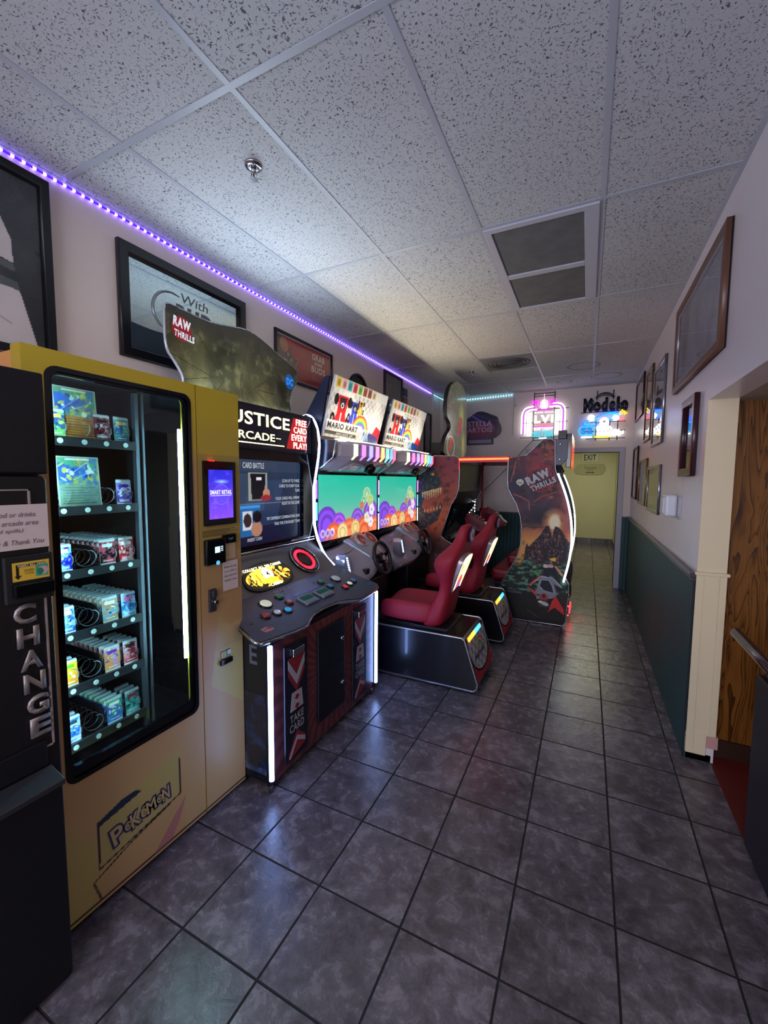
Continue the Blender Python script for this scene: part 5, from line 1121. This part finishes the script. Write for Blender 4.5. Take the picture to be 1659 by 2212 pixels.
# ================================================================== PICTURES ON THE LEFT WALL
def framed(name, label, cat, F, w, h, bw, d, fm, canvas, group=None, inner=None, gl=True):
    t = thing(name, label, cat, F(w/2, h/2), group)
    shape('frame', F, [[(0, 0), (w, 0), (w, h), (0, h)], [(bw, bw), (w-bw, bw), (w-bw, h-bw), (bw, h-bw)]], d, fm, t, bevel=min(.004, bw/4), nofs=d)
    if inner: shape('frame_liner', F, [[(bw, bw), (w-bw, bw), (w-bw, h-bw), (bw, h-bw)], [(bw*1.35, bw*1.35), (w-bw*1.35, bw*1.35), (w-bw*1.35, h-bw*1.35), (bw*1.35, h-bw*1.35)]], d*.6, inner, t, nofs=d*.7)
    canvas.build('picture', F.at(bw*.9, bw*.9, d*.25), PRINTM, t)
    MB().fbox(F, 0, w, 0, h, -.0005, d*.22).build('backing', BLKM, t)
    if gl: MB().fbox(F, bw*.8, w-bw*.8, bw*.8, h-bw*.8, d*.5, d*.5+.0015).build('glass', GLASS, t)
    return t
def pc(w, h, bw, res, bg): return Cv(w-1.8*bw, h-1.8*bw, res, bg)
FRB = mat('frame_black', '#0a0a0f', .3)
LW = lambda y, z: FX(XL+.001, y, z)
# beer mirror
w, h = .91, .605
t = thing('framed_mirror', 'large black-framed bar mirror with grey lettering behind the card battle cabinet', 'mirror', (XL, 1.89, 2.55))
F = LW(1.432, 2.252)
shape('frame', F, [[(0, 0), (w, 0), (w, h), (0, h)], [(.055, .055), (w-.055, .055), (w-.055, h-.055), (.055, h-.055)]], .035, FRB, t, bevel=.006, nofs=.035)
MB().fbox(F, .045, w-.045, .045, h-.045, .004, .010).build('mirror_glass', mat('mirror_silver', '#b6c4c4', .03, 1), t)
GM = mat('mirror_print_grey', '#54585c', .4)
text('lettering', 'With', F.at(.39, .418, .0105), GM, t, w=.20, h=.055, off=.0, shear=.1)
text('lettering', 'BUD', F.at(.34, .285, .0105), GM, t, w=.28, h=.115, off=.06, shear=.15)
text('lettering', 'LIGHT', F.at(.34, .20, .0105), GM, t, w=.28, h=.07, off=.05, shear=.15)
MB().tube([F(.33+.13*math.cos(a), .33+.12*math.sin(a), .0108) for a in np.linspace(1.2, 4.6, 24)], [.003+.006*math.sin(k/23*PI) for k in range(24)], 6).build('swoosh', mat('mirror_print_silver', '#8a8e92', .3, .5), t)
# framed jersey
w, h = 1.25, .80
c = pc(w, h, .035, .0035, '#1c2026')
c.nz(6, 3, .4, .8, '#12161c', .8)
g = '#d6cecb'
c.poly([(.5, .76), (.95, .76), (1.075, .46), (1.08, .36), (.60, .46), (.2, .7)], g); c.poly([(.62, .44), (1.08, .355), (1.085, .325), (.62, .40)], '#4e5258'); c.poly([(.60, .12), (.93, .29), (1.085, .26), (1.10, .24), (1.16, .0), (.86, .02), (.55, .10)], g); c.poly([(.86, .31), (1.09, .285), (1.10, .25), (.90, .262)], '#4e5258'); c.poly([(.86, .04), (1.0, .02), (1.0, .0), (.84, .0)], '#2a2e34'); c.nz(10, 6, .5, .9, '#a09894', .25); c.line([(.98, .14), (1.06, .10)], .006, '#968c88'); c.line([(.92, .2), (.95, .05)], .008, '#a09690')
framed('framed_jersey', 'black shadow-box frame holding a white jersey above the change machine', 'picture', LW(-.13, 2.13), w, h, .035, .045, FRB, c)
# red beer poster
w, h = .83, .39
c = pc(w, h, .022, .005, '#a01428'); W2, H2 = c.w, c.h
for (a, b0, c0, d0) in ((0, W2, 0, .012), (0, W2, H2-.012, H2), (0, .012, 0, H2), (W2-.012, W2, 0, H2)): c.rect(a, b0, c0, d0, '#b8b4b4')
c.poly([(.012, .012), (.30, .012), (.22, .2), (.10, H2-.012), (.012, H2-.012)], '#5a4038'); c.nz(22, 5, .5, .7, '#2c1c18', .5) if False else None
c.splat(30, 4, ['#3a2420', '#7a5a48', '#a89890', '#2a1a18', '#8a6a60'], .01, .035, (.02, .28, .02, .2), .8); c.ell(.10, .27, .05, .06, '#b06a50', .9, .6)
t = framed('framed_poster', 'black-framed red beer poster with white slogan above the racing cabinets', 'picture', LW(2.675, 2.41), w, h, .022, .02, FRB, c)
PW = mat('poster_white', '#dccacc', .5)
Fq = LW(2.675, 2.41)
for s_, u, v, w_, hh in (('GRAB', .50, .265, .20, .055), ('SOME', .54, .225, .12, .028), ('BUDS', .49, .155, .22, .058), ('Budweiser', .50, .075, .20, .05)): text('lettering', s_, Fq.at(u, v, .0085), PW if s_ != 'Budweiser' else mat('poster_pink', '#a87078', .4), t, w=w_, h=hh, off=.03 if s_ != 'Budweiser' else 0, shear=0 if s_ != 'Budweiser' else .3, n=0)
# round mirror
t = thing('round_mirror', 'round dark-framed mirror on the left wall above the nearer racing cabinet', 'mirror', (XL, 4.02, 2.53))
Fo = LW(4.02, 2.53)
MB().lathe(Fo, [(.21, 0), (.21, .02), (.195, .03), (.175, .02), (.175, .01)], 40).build('frame', FRB, t)
MB().lathe(Fo, [(.176, .008), (.176, .0085)], 40).build('mirror_glass', mat('tarnished_mirror', '#9a9088', .1, .8), t)
# certificate
w, h = .56, .52
c = pc(w, h, .035, .006, '#8e8e8c'); c.nz(14, 5, .5, .8, '#78787a', .5)
for k in range(9): c.rect(.10, .38-.02*(k % 3), .08+.035*k, .085+.035*k, '#5c5c62', .8)
framed('framed_certificate', 'dark-framed grey certificate above the farther racing cabinet', 'picture', LW(4.66, 2.42), w, h, .035, .02, mat('frame_dark_brown', '#241618', .4), c)
t = thing('wall_sign', 'narrow stacked sign of dark blue and red plates beside the certificate', 'sign', (XL, 5.32, 2.6))
for k, cc in enumerate(('#7a2a30', '#20242e', '#7a2a30', '#2c3a5c')): MB().fbox(LW(5.25, 2.37+.12*k), 0, .14, 0, .105, 0, .015).build('sign_plate', mat('plate_%d' % (k % 4), cc, .4), t, bevel=.003)
c = pc(.30, .62, .03, .008, '#4a4850'); c.nz(6, 4, .4, .8, '#26242a', .8)
framed('framed_picture', 'dark narrow frame low on the left wall between the racers and the far corner', 'picture', LW(6.08, 2.02), .30, .62, .03, .02, FRB, c)

# ================================================================== FAR WALL
FF = lambda x, z: FY(YF-.002, x, z)
t = thing('wall_sign', 'dark red and navy beer sign with rose lettering on the far wall', 'sign', (-1.62, YF, 2.5))
st_o = smooth([(-1.93, 2.28), (-1.95, 2.42), (-1.93, 2.60), (-1.86, 2.61), (-1.74, 2.70), (-1.66, 2.735), (-1.56, 2.715), (-1.42, 2.65), (-1.36, 2.63), (-1.34, 2.56), (-1.29, 2.45), (-1.30, 2.36), (-1.37, 2.30), (-1.42, 2.28), (-1.6, 2.27)], 2)
shape('sign_body', FF(0, 0), [st_o], .03, mat('sign_navy', '#14142c', .35), t, nofs=.034)
c = cabs(-1.96, -1.28, 2.25, 2.75, .008, '#15152e'); c.mix(np.clip((2.60-c.V)/.10, 0, 1)*np.clip(1-np.hypot((c.U+1.66)/.36, (c.V-2.43)/.22), 0, 1)**.4, '#8e1a3c', .95); c.line([(-1.76, 2.70), (-1.60, 2.64), (-1.45, 2.575), (-1.33, 2.56)], .010, '#5a4a9a')
canvas_abs(c, 'sign_face', FF(0, 0), PRINTG, t, st_o, .0345)
SL = mat('sign_letters_rose', '#d0aab8', .5)
text('lettering', 'STELLA', FF(-1.845, 2.485).at(0, 0, .035), SL, t, w=.40, h=.085, off=.01)
text('lettering', 'ARTOIS', FF(-1.85, 2.385).at(0, 0, .035), SL, t, w=.41, h=.082, off=.01)
MB().box(-1.86, -1.42, YF-.035, YF-.003, 2.185, 2.285).build('sign_base', MATS['sign_navy'], t, bevel=.004)
MB().box(-1.83, -1.45, YF-.039, YF-.034, 2.205, 2.265).build('sign_base_plate', mat('plate_lilac_grey', '#8a8498', .35), t)
# neon 1
def neon(parent, pts, r, name, col, s_, closed=False, y=YF-.06):
    P_ = [(a, y, b0) for a, b0 in pts]
    return MB().tube(P_, r, 6, closed=closed).build('neon_tube', glowm(name, col, s_), parent)
t = thing('neon_sign', 'lit pink and white palm tree neon sign reading LVI and SELTZER', 'neon sign', (-.66, YF, 2.5))
rk = MB()
for x_ in (-.80, -.50): rk.tube([(x_, YF-.03, 2.22), (x_, YF-.03, 2.965)], .006, 6)
for z_, a, b0 in ((2.945, -.80, -.50), (2.905, -.80, -.50), (2.70, -.98, -.30), (2.50, -.98, -.31), (2.27, -1.0, -.35), (2.225, -.80, -.40)): rk.tube([(a, YF-.03, z_), (b0, YF-.03, z_)], .005, 6)
rk.build('neon_rack', BLKM, t)
for k, (cc, nm, dx, r_) in enumerate((('#ffffff', 'neon_white', 0, .010), ('#c050e0', 'neon_violet', .026, .008), ('#ffffff', 'neon_white', .052, .009))):
    a = -.975+dx; b0 = -.345-dx
    pth = smooth([(-.80+dx, 2.75-dx), (a+.06, 2.735-dx*.7), (a, 2.66), (a, 2.50), (a, 2.33-dx*.5)], 2, False); neon(t, pth, r_, nm, cc, 2.6 if cc == '#ffffff' else 1.3)
    pth = smooth([(-.52-dx, 2.78-dx), (b0-.06, 2.775-dx*.7), (b0, 2.70), (b0, 2.54), (b0, 2.37-dx*.5)], 2, False); neon(t, pth, r_, nm, cc, 2.6 if cc == '#ffffff' else 1.3)
for k in range(3): neon(t, [(-.885+.025*k, 2.655), (-.885+.025*k, 2.29+.0*k)], .0075, 'neon_white', '#ffffff', 2.6); neon(t, [(-.435-.025*k, 2.68), (-.435-.025*k, 2.30)], .0075, 'neon_white', '#ffffff', 2.6)
MG = ('neon_magenta', '#e020d8', 2.4)
for sgn, px_ in ((1, -.775), (-1, -.53)):
    neon(t, smooth([(px_+.02*sgn, 2.655), (px_+.045*sgn, 2.70), (px_+.02*sgn, 2.76), (px_, 2.80)], 1, False), .006, MG[0], MG[1], MG[2])
    for an in (10, 55, 100, 140, 185, 225, -35):
        aa = math.radians(an); neon(t, [(px_, 2.80), (px_+.045*math.cos(aa), 2.805+.035*math.sin(aa)+.01), (px_+.078*math.cos(aa), 2.80+.05*math.sin(aa)-.008)], .005, MG[0], MG[1], MG[2])
for dx in (-.045, -.022, 0, .022, .045): neon(t, [(-.65+dx, 2.70), (-.65+dx, 2.86-.9*abs(dx))], .006, 'neon_white', '#ffffff', 2.6)
neon(t, [(-.65, 2.86), (-.65, 2.93)], .005, 'neon_pink', '#ff90f0', 2); neon(t, smooth([(-.70, 2.72), (-.69, 2.685), (-.61, 2.685), (-.60, 2.72)], 2, False), .007, *MG)
NW = glowm('neon_letter_white', '#ffffff', 1.5)
FN = FF(0, 0).at(0, 0, .062)
text('lettering', 'SUPER BOWL', FN.at(-.79, 2.635), NW, t, w=.29, h=.026, off=.03)
text('lettering', 'LVI', FN.at(-.79, 2.485), NW, t, w=.285, h=.125, off=.06)
text('lettering', 'LOS ANGELES', FN.at(-.76, 2.452), glowm('neon_letter_red', '#e83848', 2.5), t, w=.22, h=.017, off=.02)
neon(t, [(-.795, 2.428), (-.505, 2.428)], .005, *MG); neon(t, [(-.795, 2.412), (-.505, 2.412)], .005, 'neon_white', '#ffffff', 2.6)
text('lettering', 'BUD LIGHT', FN.at(-.79, 2.372), NW, t, w=.28, h=.034, off=.04)
text('lettering', 'SELTZER', FN.at(-.80, 2.272), glowm('neon_letter_cyan', '#20b8dc', 1.8), t, w=.30, h=.088, off=.03)
neon(t, [(-.71, 2.255), (-.60, 2.255)], .009, 'neon_white', '#ffffff', 2.6)
t2 = thing('power_cord', 'thin dark cord slanting down the far wall below the pink neon sign', 'cord', (-1.1, YF, 2.1))
MB().tube([(-.80, YF-.01, 2.23), (-.96, YF-.01, 2.06), (-1.20, YF-.01, 1.78), (-1.55, YF-.01, 1.42)], .0045, 6).build('cord', BLKM, t2)
t2 = thing('power_cord', 'thin dark cord hanging on the far wall left of the pink neon sign', 'cord', (-1.11, YF, 2.6))
MB().tube([(-1.11, YF-.006, 2.95), (-1.112, YF-.006, 2.32)], .003, 6).cyl((-1.10, YF-.012, 2.78), (-1.07, YF-.012, 2.80), .008, 8).build('cord', mat('cord_grey', '#8a8080', .6), t2)
# unlit sign
t = thing('neon_sign', 'unlit dark navy neon beer sign above the lit race car sign', 'neon sign', (.18, YF, 2.75))
MD = mat('unlit_neon', '#141626', .25)
def fatten(o, th_):
    m_ = o.modifiers.new('s', 'SOLIDIFY'); m_.thickness = th_; return o
fatten(text('lettering', 'Modelo', FF(-.10, 2.60).at(0, 0, .05), MD, t, w=.58, h=.215, off=.075), .02)
fatten(text('lettering', 'Modelo', FF(-.075, 2.62).at(0, 0, .062), mat('unlit_neon_blue', '#2a2e44', .2), t, w=.52, h=.17, off=-.005), .008)
arc = [(.18+.13*math.cos(a), 2.79+.095*math.sin(a)) for a in np.linspace(PI*.95, PI*.05, 16)]
MB().prism(FF(0, 0), arc+[(.18+.10*math.cos(a), 2.79+.045*math.sin(a)) for a in np.linspace(PI*.05, PI*.95, 16)], .04, .06).build('sign_arch', MD, t)
text('lettering', 'CERVEZA', FF(.095, 2.832).at(0, 0, .062), mat('unlit_letter_grey', '#8a8a9c', .4), t, w=.17, h=.028)
rk = MB()
for x_ in (.08, .29): rk.tube([(x_, YF-.03, 2.78), (x_, YF-.03, 2.92)], .006, 6)
rk.tube([(-.13, YF-.04, 2.605), (.48, YF-.04, 2.615)], .006, 6).build('neon_rack', BLKM, t)
# lit race car sign
t = thing('neon_sign', 'lit blue race car neon sign with white lettering above the far doorway', 'neon sign', (.15, YF, 2.4))
rk = MB()
for x_ in (.08, .26, .36): rk.tube([(x_, YF-.03, 2.19), (x_, YF-.03, 2.50)], .006, 6)
for z_ in (2.22, 2.33, 2.46): rk.tube([(-.05, YF-.03, z_), (.46, YF-.03, z_)], .005, 6)
rk.build('neon_rack', BLKM, t)
BL = ('neon_blue', '#1040ff', 6); CY = ('neon_cyan', '#28a8ff', 1.8); YL = ('neon_yellow', '#ffd820', 2.2); WH = ('neon_white', '#ffffff', 2.6)
body = [(-.12, 2.43), (-.08, 2.485), (.0, 2.49), (.08, 2.53), (.20, 2.585), (.34, 2.595), (.40, 2.56), (.37, 2.50), (.24, 2.475), (.14, 2.47), (.05, 2.40), (-.04, 2.405)]
neon(t, smooth(body, 1), .008, *BL, closed=True); neon(t, smooth([(a*.88+.02, b0*.9+.25) for a, b0 in body], 1), .007, *CY, closed=True)
for P_ in ([(-.05, 2.41), (-.02, 2.47), (.03, 2.42), (.07, 2.50), (.10, 2.44)], [(.12, 2.55), (.22, 2.57), (.32, 2.565), (.36, 2.54)], [(.16, 2.50), (.26, 2.51), (.30, 2.545)]): neon(t, P_, .007, *CY)
for cx_, cz_, r0 in ((.01, 2.525, .038), (.185, 2.46, .052), (.33, 2.51, .034)):
    for r1 in (1, .55): neon(t, ellp(cx_, cz_, r0*r1, r0*r1, 16), .011, *WH, closed=True)
for P_ in ([(.37, 2.56), (.41, 2.62), (.43, 2.58), (.47, 2.57), (.43, 2.55)], [(.38, 2.54), (.44, 2.60)]): neon(t, P_, .009, *YL)
neon(t, [(.37, 2.52), (.43, 2.51), (.38, 2.49), (.43, 2.475)], .008, 'neon_red', '#ff4030', 5)
for o_, h2 in ((0, 'neon_blue'),): neon(t, smooth(rrect(-.145, .065, 2.275, 2.40, .05, 3), 1), .008, *CY, closed=True)
text('lettering', '52', FN.at(-.115, 2.29), glowm('neon_letter_blue', '#1080e0', 1.3), t, w=.15, h=.095, off=.05)
for z_, a, b0 in ((2.385, .085, .27), (2.36, .085, .29), (2.335, .09, .38), (2.31, .10, .44), (2.285, .09, .44), (2.262, .10, .40)): neon(t, [(a+.02*(k % 2)*0+(b0-a)*k/12, z_+.008*(-1)**k) for k in range(13)], .010, *WH)
neon(t, [(-.115, 2.245), (.03, 2.245)], .011, *WH); neon(t, [(.07, 2.245), (.27, 2.245)], .012, *YL)
# hall signs
t = thing('exit_sign', 'white EXIT sign with black letters on the yellow hall wall', 'sign', (.037, 11.79, 2.19))
MB().box(-.155, .225, 11.775, 11.797, 2.075, 2.30).build('sign_plate', mat('sign_cream', '#c8c8b0', .5), t, bevel=.004)
text('lettering', 'EXIT', FY(11.774, -.105, 2.115), mat('sign_black', '#15161a', .5), t, w=.28, h=.15, off=.02)
t = thing('wooden_sign', 'pale pointed wooden sign with a black arrow under the EXIT sign', 'sign', (.06, 11.79, 1.88))
wd = smooth([(-.32, 1.90), (-.25, 2.0), (-.20, 2.03), (.36, 2.03), (.37, 1.97), (.40, 1.90), (.35, 1.80), (.30, 1.745), (-.24, 1.76), (-.30, 1.82)], 1)
shape('sign_board', FY(11.797), [wd], .02, mat('pale_wood', '#b0ae88', .7, var=(5, '#a09e7c')), t, nofs=.02)
text('lettering', 'Corona', FY(11.776, -.09, 1.895), mat('sign_dark', '#3a3a34', .5), t, w=.28, h=.07)
text('lettering', 'Extra', FY(11.776, -.01, 1.85), MATS['sign_dark'], t, w=.13, h=.03)
MB().prism(FY(11.776), [(-.05, 1.80), (.10, 1.80), (.10, 1.785), (.15, 1.81), (.10, 1.835), (.10, 1.82), (-.05, 1.82)], 0, .002).build('arrow', MATS['sign_dark'], t)

# ================================================================== RIGHT WALL
RW = lambda y, z: FW(XR-.001, y, z)       # u runs towards the camera
OAKF = mat('frame_brown_wood', '#5a3a2c', .35, var=(9, '#6e4836'))
w, h = 1.24, .60
c = pc(w, h, .045, .008, '#8e94aa'); c.gradh('#7e86a0', '#a2a6ba'); c.poly([(.10, 0), (.30, 0), (.32, .5), (.14, .5)], '#4a4c66', .7); c.nz(8, 3, .45, .75, '#5a6080', .6); c.line([(.0, .25), (.5, .30)], .004, '#3c4058', .8); c.ell(.2, .18, .06, .12, '#34364e', .6)
framed('framed_picture', 'largest brown wooden frame high on the right wall nearest the camera', 'picture', RW(3.80, 2.24), w, h, .045, .03, OAKF, c, inner=mat('frame_liner_light', '#a09aa4', .3, .3))
w, h = .38, .49
c = pc(w, h, .045, .006, '#7a7e90'); c.rect(0, .4, 0, .17, '#8e9068'); c.poly([(.1, .05), (.2, .2), (.3, .05)], '#b0b078'); c.rect(.08, .30, .02, .08, '#7c7c58')
t = thing('framed_mirror', 'small dark red framed mirror left of the cream pillar', 'mirror', (XR, 3.23, 1.87))
F = RW(3.40, 1.625)
shape('frame', F, [[(0, 0), (w, 0), (w, h), (0, h)], [(.05, .05), (w-.05, .05), (w-.05, h-.05), (.05, h-.05)]], .028, mat('frame_dark_red', '#3c1c22', .25), t, bevel=.005, nofs=.028)
MB().fbox(F, .045, w-.045, .045, h-.045, .003, .009).build('mirror_glass', mat('mirror_silver_dark', '#a8acb8', .03, 1), t)
def rp(y0, y1, z0, z1, fm, label, bgc, seed, mir=.0, nm='framed_picture'):
    w, h = y0-y1, z1-z0; bw = .028
    c = pc(w, h, bw, .010, bgc); c.nz(5, seed, .4, .7, '#5c5a70', .7); c.rect(.03, w-.10, .04, .12, '#c8c4c8', .5)
    framed(nm, label, 'picture', RW(y0, z0), w, h, bw, .02, fm, c)
GOLD = mat('frame_gold', '#8a744c', .25, .7); SILF = mat('frame_silver', '#9a9aa4', .2, .8); MAR = mat('frame_maroon', '#2e141a', .3)
rp(6.75, 5.88, 2.40, 2.90, MAR, 'dark framed picture in the upper row nearest the far corner', '#8a8090', 1)
rp(5.62, 5.10, 2.03, 2.80, GOLD, 'gold framed tall picture in the middle of the upper row', '#8c8898', 2)
rp(4.95, 4.30, 1.93, 2.68, SILF, 'silver framed tall picture in the upper row nearest the large wooden frame', '#9490a0', 3)
rp(6.70, 6.15, 1.36, 2.04, MAR, 'dark narrow frame in the lower row nearest the far doorway', '#6a6472', 4)
rp(5.90, 5.20, 1.33, 1.84, GOLD, 'gold edged frame in the middle of the lower row', '#767460', 5)
rp(5.08, 4.28, 1.30, 1.74, SILF, 'silver edged frame in the lower row above the wainscot rail', '#5c5c60', 6)
t = thing('soap_dispenser', 'white plastic hand sanitizer dispenser on the right wall above the green wainscot', 'dispenser', (XR, 3.55, 1.42))
MB().fbox(RW(3.66, 1.345), 0, .17, 0, .155, 0, .075).build('dispenser_body', WHT, t, bevel=.018, seg=4)
MB().fbox(RW(3.66, 1.345), .02, .15, .02, .135, .070, .085).build('dispenser_cover', mat('cover_white', '#c4c6d0', .2), t, bevel=.010, seg=3)
MB().fbox(RW(3.45, 1.335), 0, .09, .0, .15, 0, .006).build('backplate', mat('clear_backplate', '#aea8b0', .15), t)

# ================================================================== CEILING ITEMS
t = thing('air_vent', 'large dusty two-pane return air grille in the ceiling', 'vent', (-.29, 3.03, H))
x0, x1, y0, y1 = -.596, .0137, 2.42, 3.652
q = MB().box(x0+.012, x1-.012, y0+.012, y0+.055, H-.012, H+.0).box(x0+.012, x1-.012, y1-.05, y1-.012, H-.012, H).box(x0+.012, x0+.05, y0+.05, y1-.05, H-.012, H).box(x1-.085, x1-.012, y0+.05, y1-.05, H-.012, H).box(x0+.05, x1-.085, 3.02, 3.075, H-.012, H)
q.build('vent_frame', mat('vent_frame_white', '#b0b0bc', .4), t, bevel=.003)
tn = NT('dusty_grille', .8)
def gs(a, s_): return tn.M('GREATER_THAN', tn.M('FRACT', tn.M('MULTIPLY', a, s_)), .5)
tn.col(tn.mix(tn.M('MULTIPLY', tn.noise(tn.P, 8, 5), 1.0), '#4a4a4c', '#747476')); tn.bump(tn.M('ADD', tn.noise(tn.vec(tn.M('MULTIPLY', tn.x, 1), tn.M('MULTIPLY', tn.y, 8)), 40, 3), tn.noise(tn.P, 200, 2)), .6, .004)
for a, b0 in ((y0+.055, 3.02), (3.075, y1-.05)):
    MB().box(x0+.05, x1-.085, a, b0, H-.004, H-.002).build('grille', tn.m, t)
    
t = thing('air_diffuser', 'square grey ceiling diffuser stained around its swirl in the far ceiling', 'vent', (-.9, 5.19, H))
MB().box(-1.19, -.61, 4.90, 5.485, H-.006, H-.002).build('diffuser_plate', mat('diffuser_grey', '#85858a', .6, var=(5, '#6a6a70')), t)
q = MB()
for k in range(5): r_ = .24-.045*k; q.tube([(-.9+r_*math.cos(a), 5.19+r_*.9*math.sin(a), H-.008-.003*k) for a in [2*PI*j/30 for j in range(30)]], .007, 6, closed=True)
q.build('diffuser_rings', mat('diffuser_dark', '#55555a', .6), t)
def sprinkler(x_, y_, label):
    t = thing('sprinkler', label, 'sprinkler', (x_, y_, H))
    Fd = Fr((x_, y_, H), (1, 0, 0), (0, -1, 0))
    MB().lathe(Fd, [(.042, 0), (.040, .006), (.028, .014), (.018, .010)], 28).build('escutcheon', CHROME, t)
    q = MB().lathe(Fd, [(.012, .008), (.012, .028), (.008, .034)], 14)
    for s_ in (-1, 1): q.tube([(x_+.012*s_, y_, H-.03), (x_+.015*s_, y_, H-.045), (x_, y_, H-.058)], .0028, 6)
    q.lathe(Fd, [(.004, .03), (.004, .058), (.018, .060), (.018, .062)], 14); q.build('sprinkler_head', CHROME, t)
sprinkler(-1.40, 1.51, 'chrome ceiling sprinkler above the card battle cabinet'); sprinkler(-1.396, 5.42, 'small sprinkler in the far ceiling near the diffuser')
# ================================================================== LIGHT STRIPS
def strip(label, P0, P1, pitch, bodycol, bname, bs, dcol, dname, ds, nvec, n100, star=.006):
    P0, P1 = Vector(P0), Vector(P1); D = P1-P0; Ln = D.length; D.normalize()
    t = thing('light_strip', label, 'light strip', tuple(P0))
    NV = Vector(nvec); UPV = D.cross(NV)
    f = Fr(P0, D, NV.cross(D)); 
    MB().fbox(Fr(P0, D, (0, 0, 1)), 0, Ln, -.005, .005, -.001, .001).build('strip_tape', glowm(bname, bodycol, bs), t)
    n = int(Ln/pitch); first = None; rest = MB()
    for k in range(n):
        p = P0+D*(pitch*(k+.5)); F_ = Fr(p, D, (0, 0, 1)); s_ = star
        if k < n100:
            if first is None:
                b = MB().fbox(F_, -s_, s_, -s_*.8, s_*.8, -.004, .004); first = b.build('diode', glowm(dname, dcol, ds), t)
            else:
                c_ = first.copy(); COL.objects.link(c_); c_.parent = t; c_.location = D*(pitch*k)
        else: rest.fbox(F_, -s_, s_, -s_*.8, s_*.8, -.004, .004)
    if rest.v: rest.build('diode', glowm(dname, dcol, ds), t)['kind'] = 'stuff'
    return t
strip('violet light strip with white diodes along the top of the left wall', (XL+.012, -.5, 2.978), (XL+.012, 6.40, 2.962), .040, '#4018f0', 'tape_violet', 2.2, '#9070ff', 'diode_violet', 14, (1, 0, 0), 100)
strip('short cyan light strip at the far end of the left wall', (XL+.012, 6.42, 2.962), (XL+.075, YF-.17, 2.93), .05, '#18a0f0', 'tape_cyan', 2.4, '#a0f0ff', 'diode_cyan', 7, (1, 0, 0), 100)
strip('blue light strip with cyan diodes along the top of the far wall', (XL+.08, YF-.012, 2.93), (-1.12, YF-.012, 2.962), .042, '#1088d8', 'tape_blue', 1.2, '#90e8ff', 'diode_cyan', 7, (0, -1, 0), 100, .007)
# ================================================================== HOST STAND AND RAIL (right edge)
t = thing('podium', 'black panelled stand at the right edge with the red floor behind it', 'stand', (.95, 1.9, 0))
PM = mat('podium_black', '#12131c', .45, var=(4, '#1a1b28'))
MB().box(.695, 1.25, 1.30, 2.20, 0, .80).build('stand_body', PM, t, bevel=.01)
MB().box(.670, .699, 1.30, 2.205, .03, .79).build('side_panel', PM, t, bevel=.006)
MB().tube([(.680, 2.526, .860), (.70, 2.187, .833), (.72, 1.85, .806), (.74, 1.5, .78)], .024, 16).build('handrail', mat('rail_dark_steel', '#5a5866', .2, .9), t)
MB().cyl((.71, 2.15, .76), (.71, 2.15, .83), .012, 12).build('rail_post', BLKM, t)
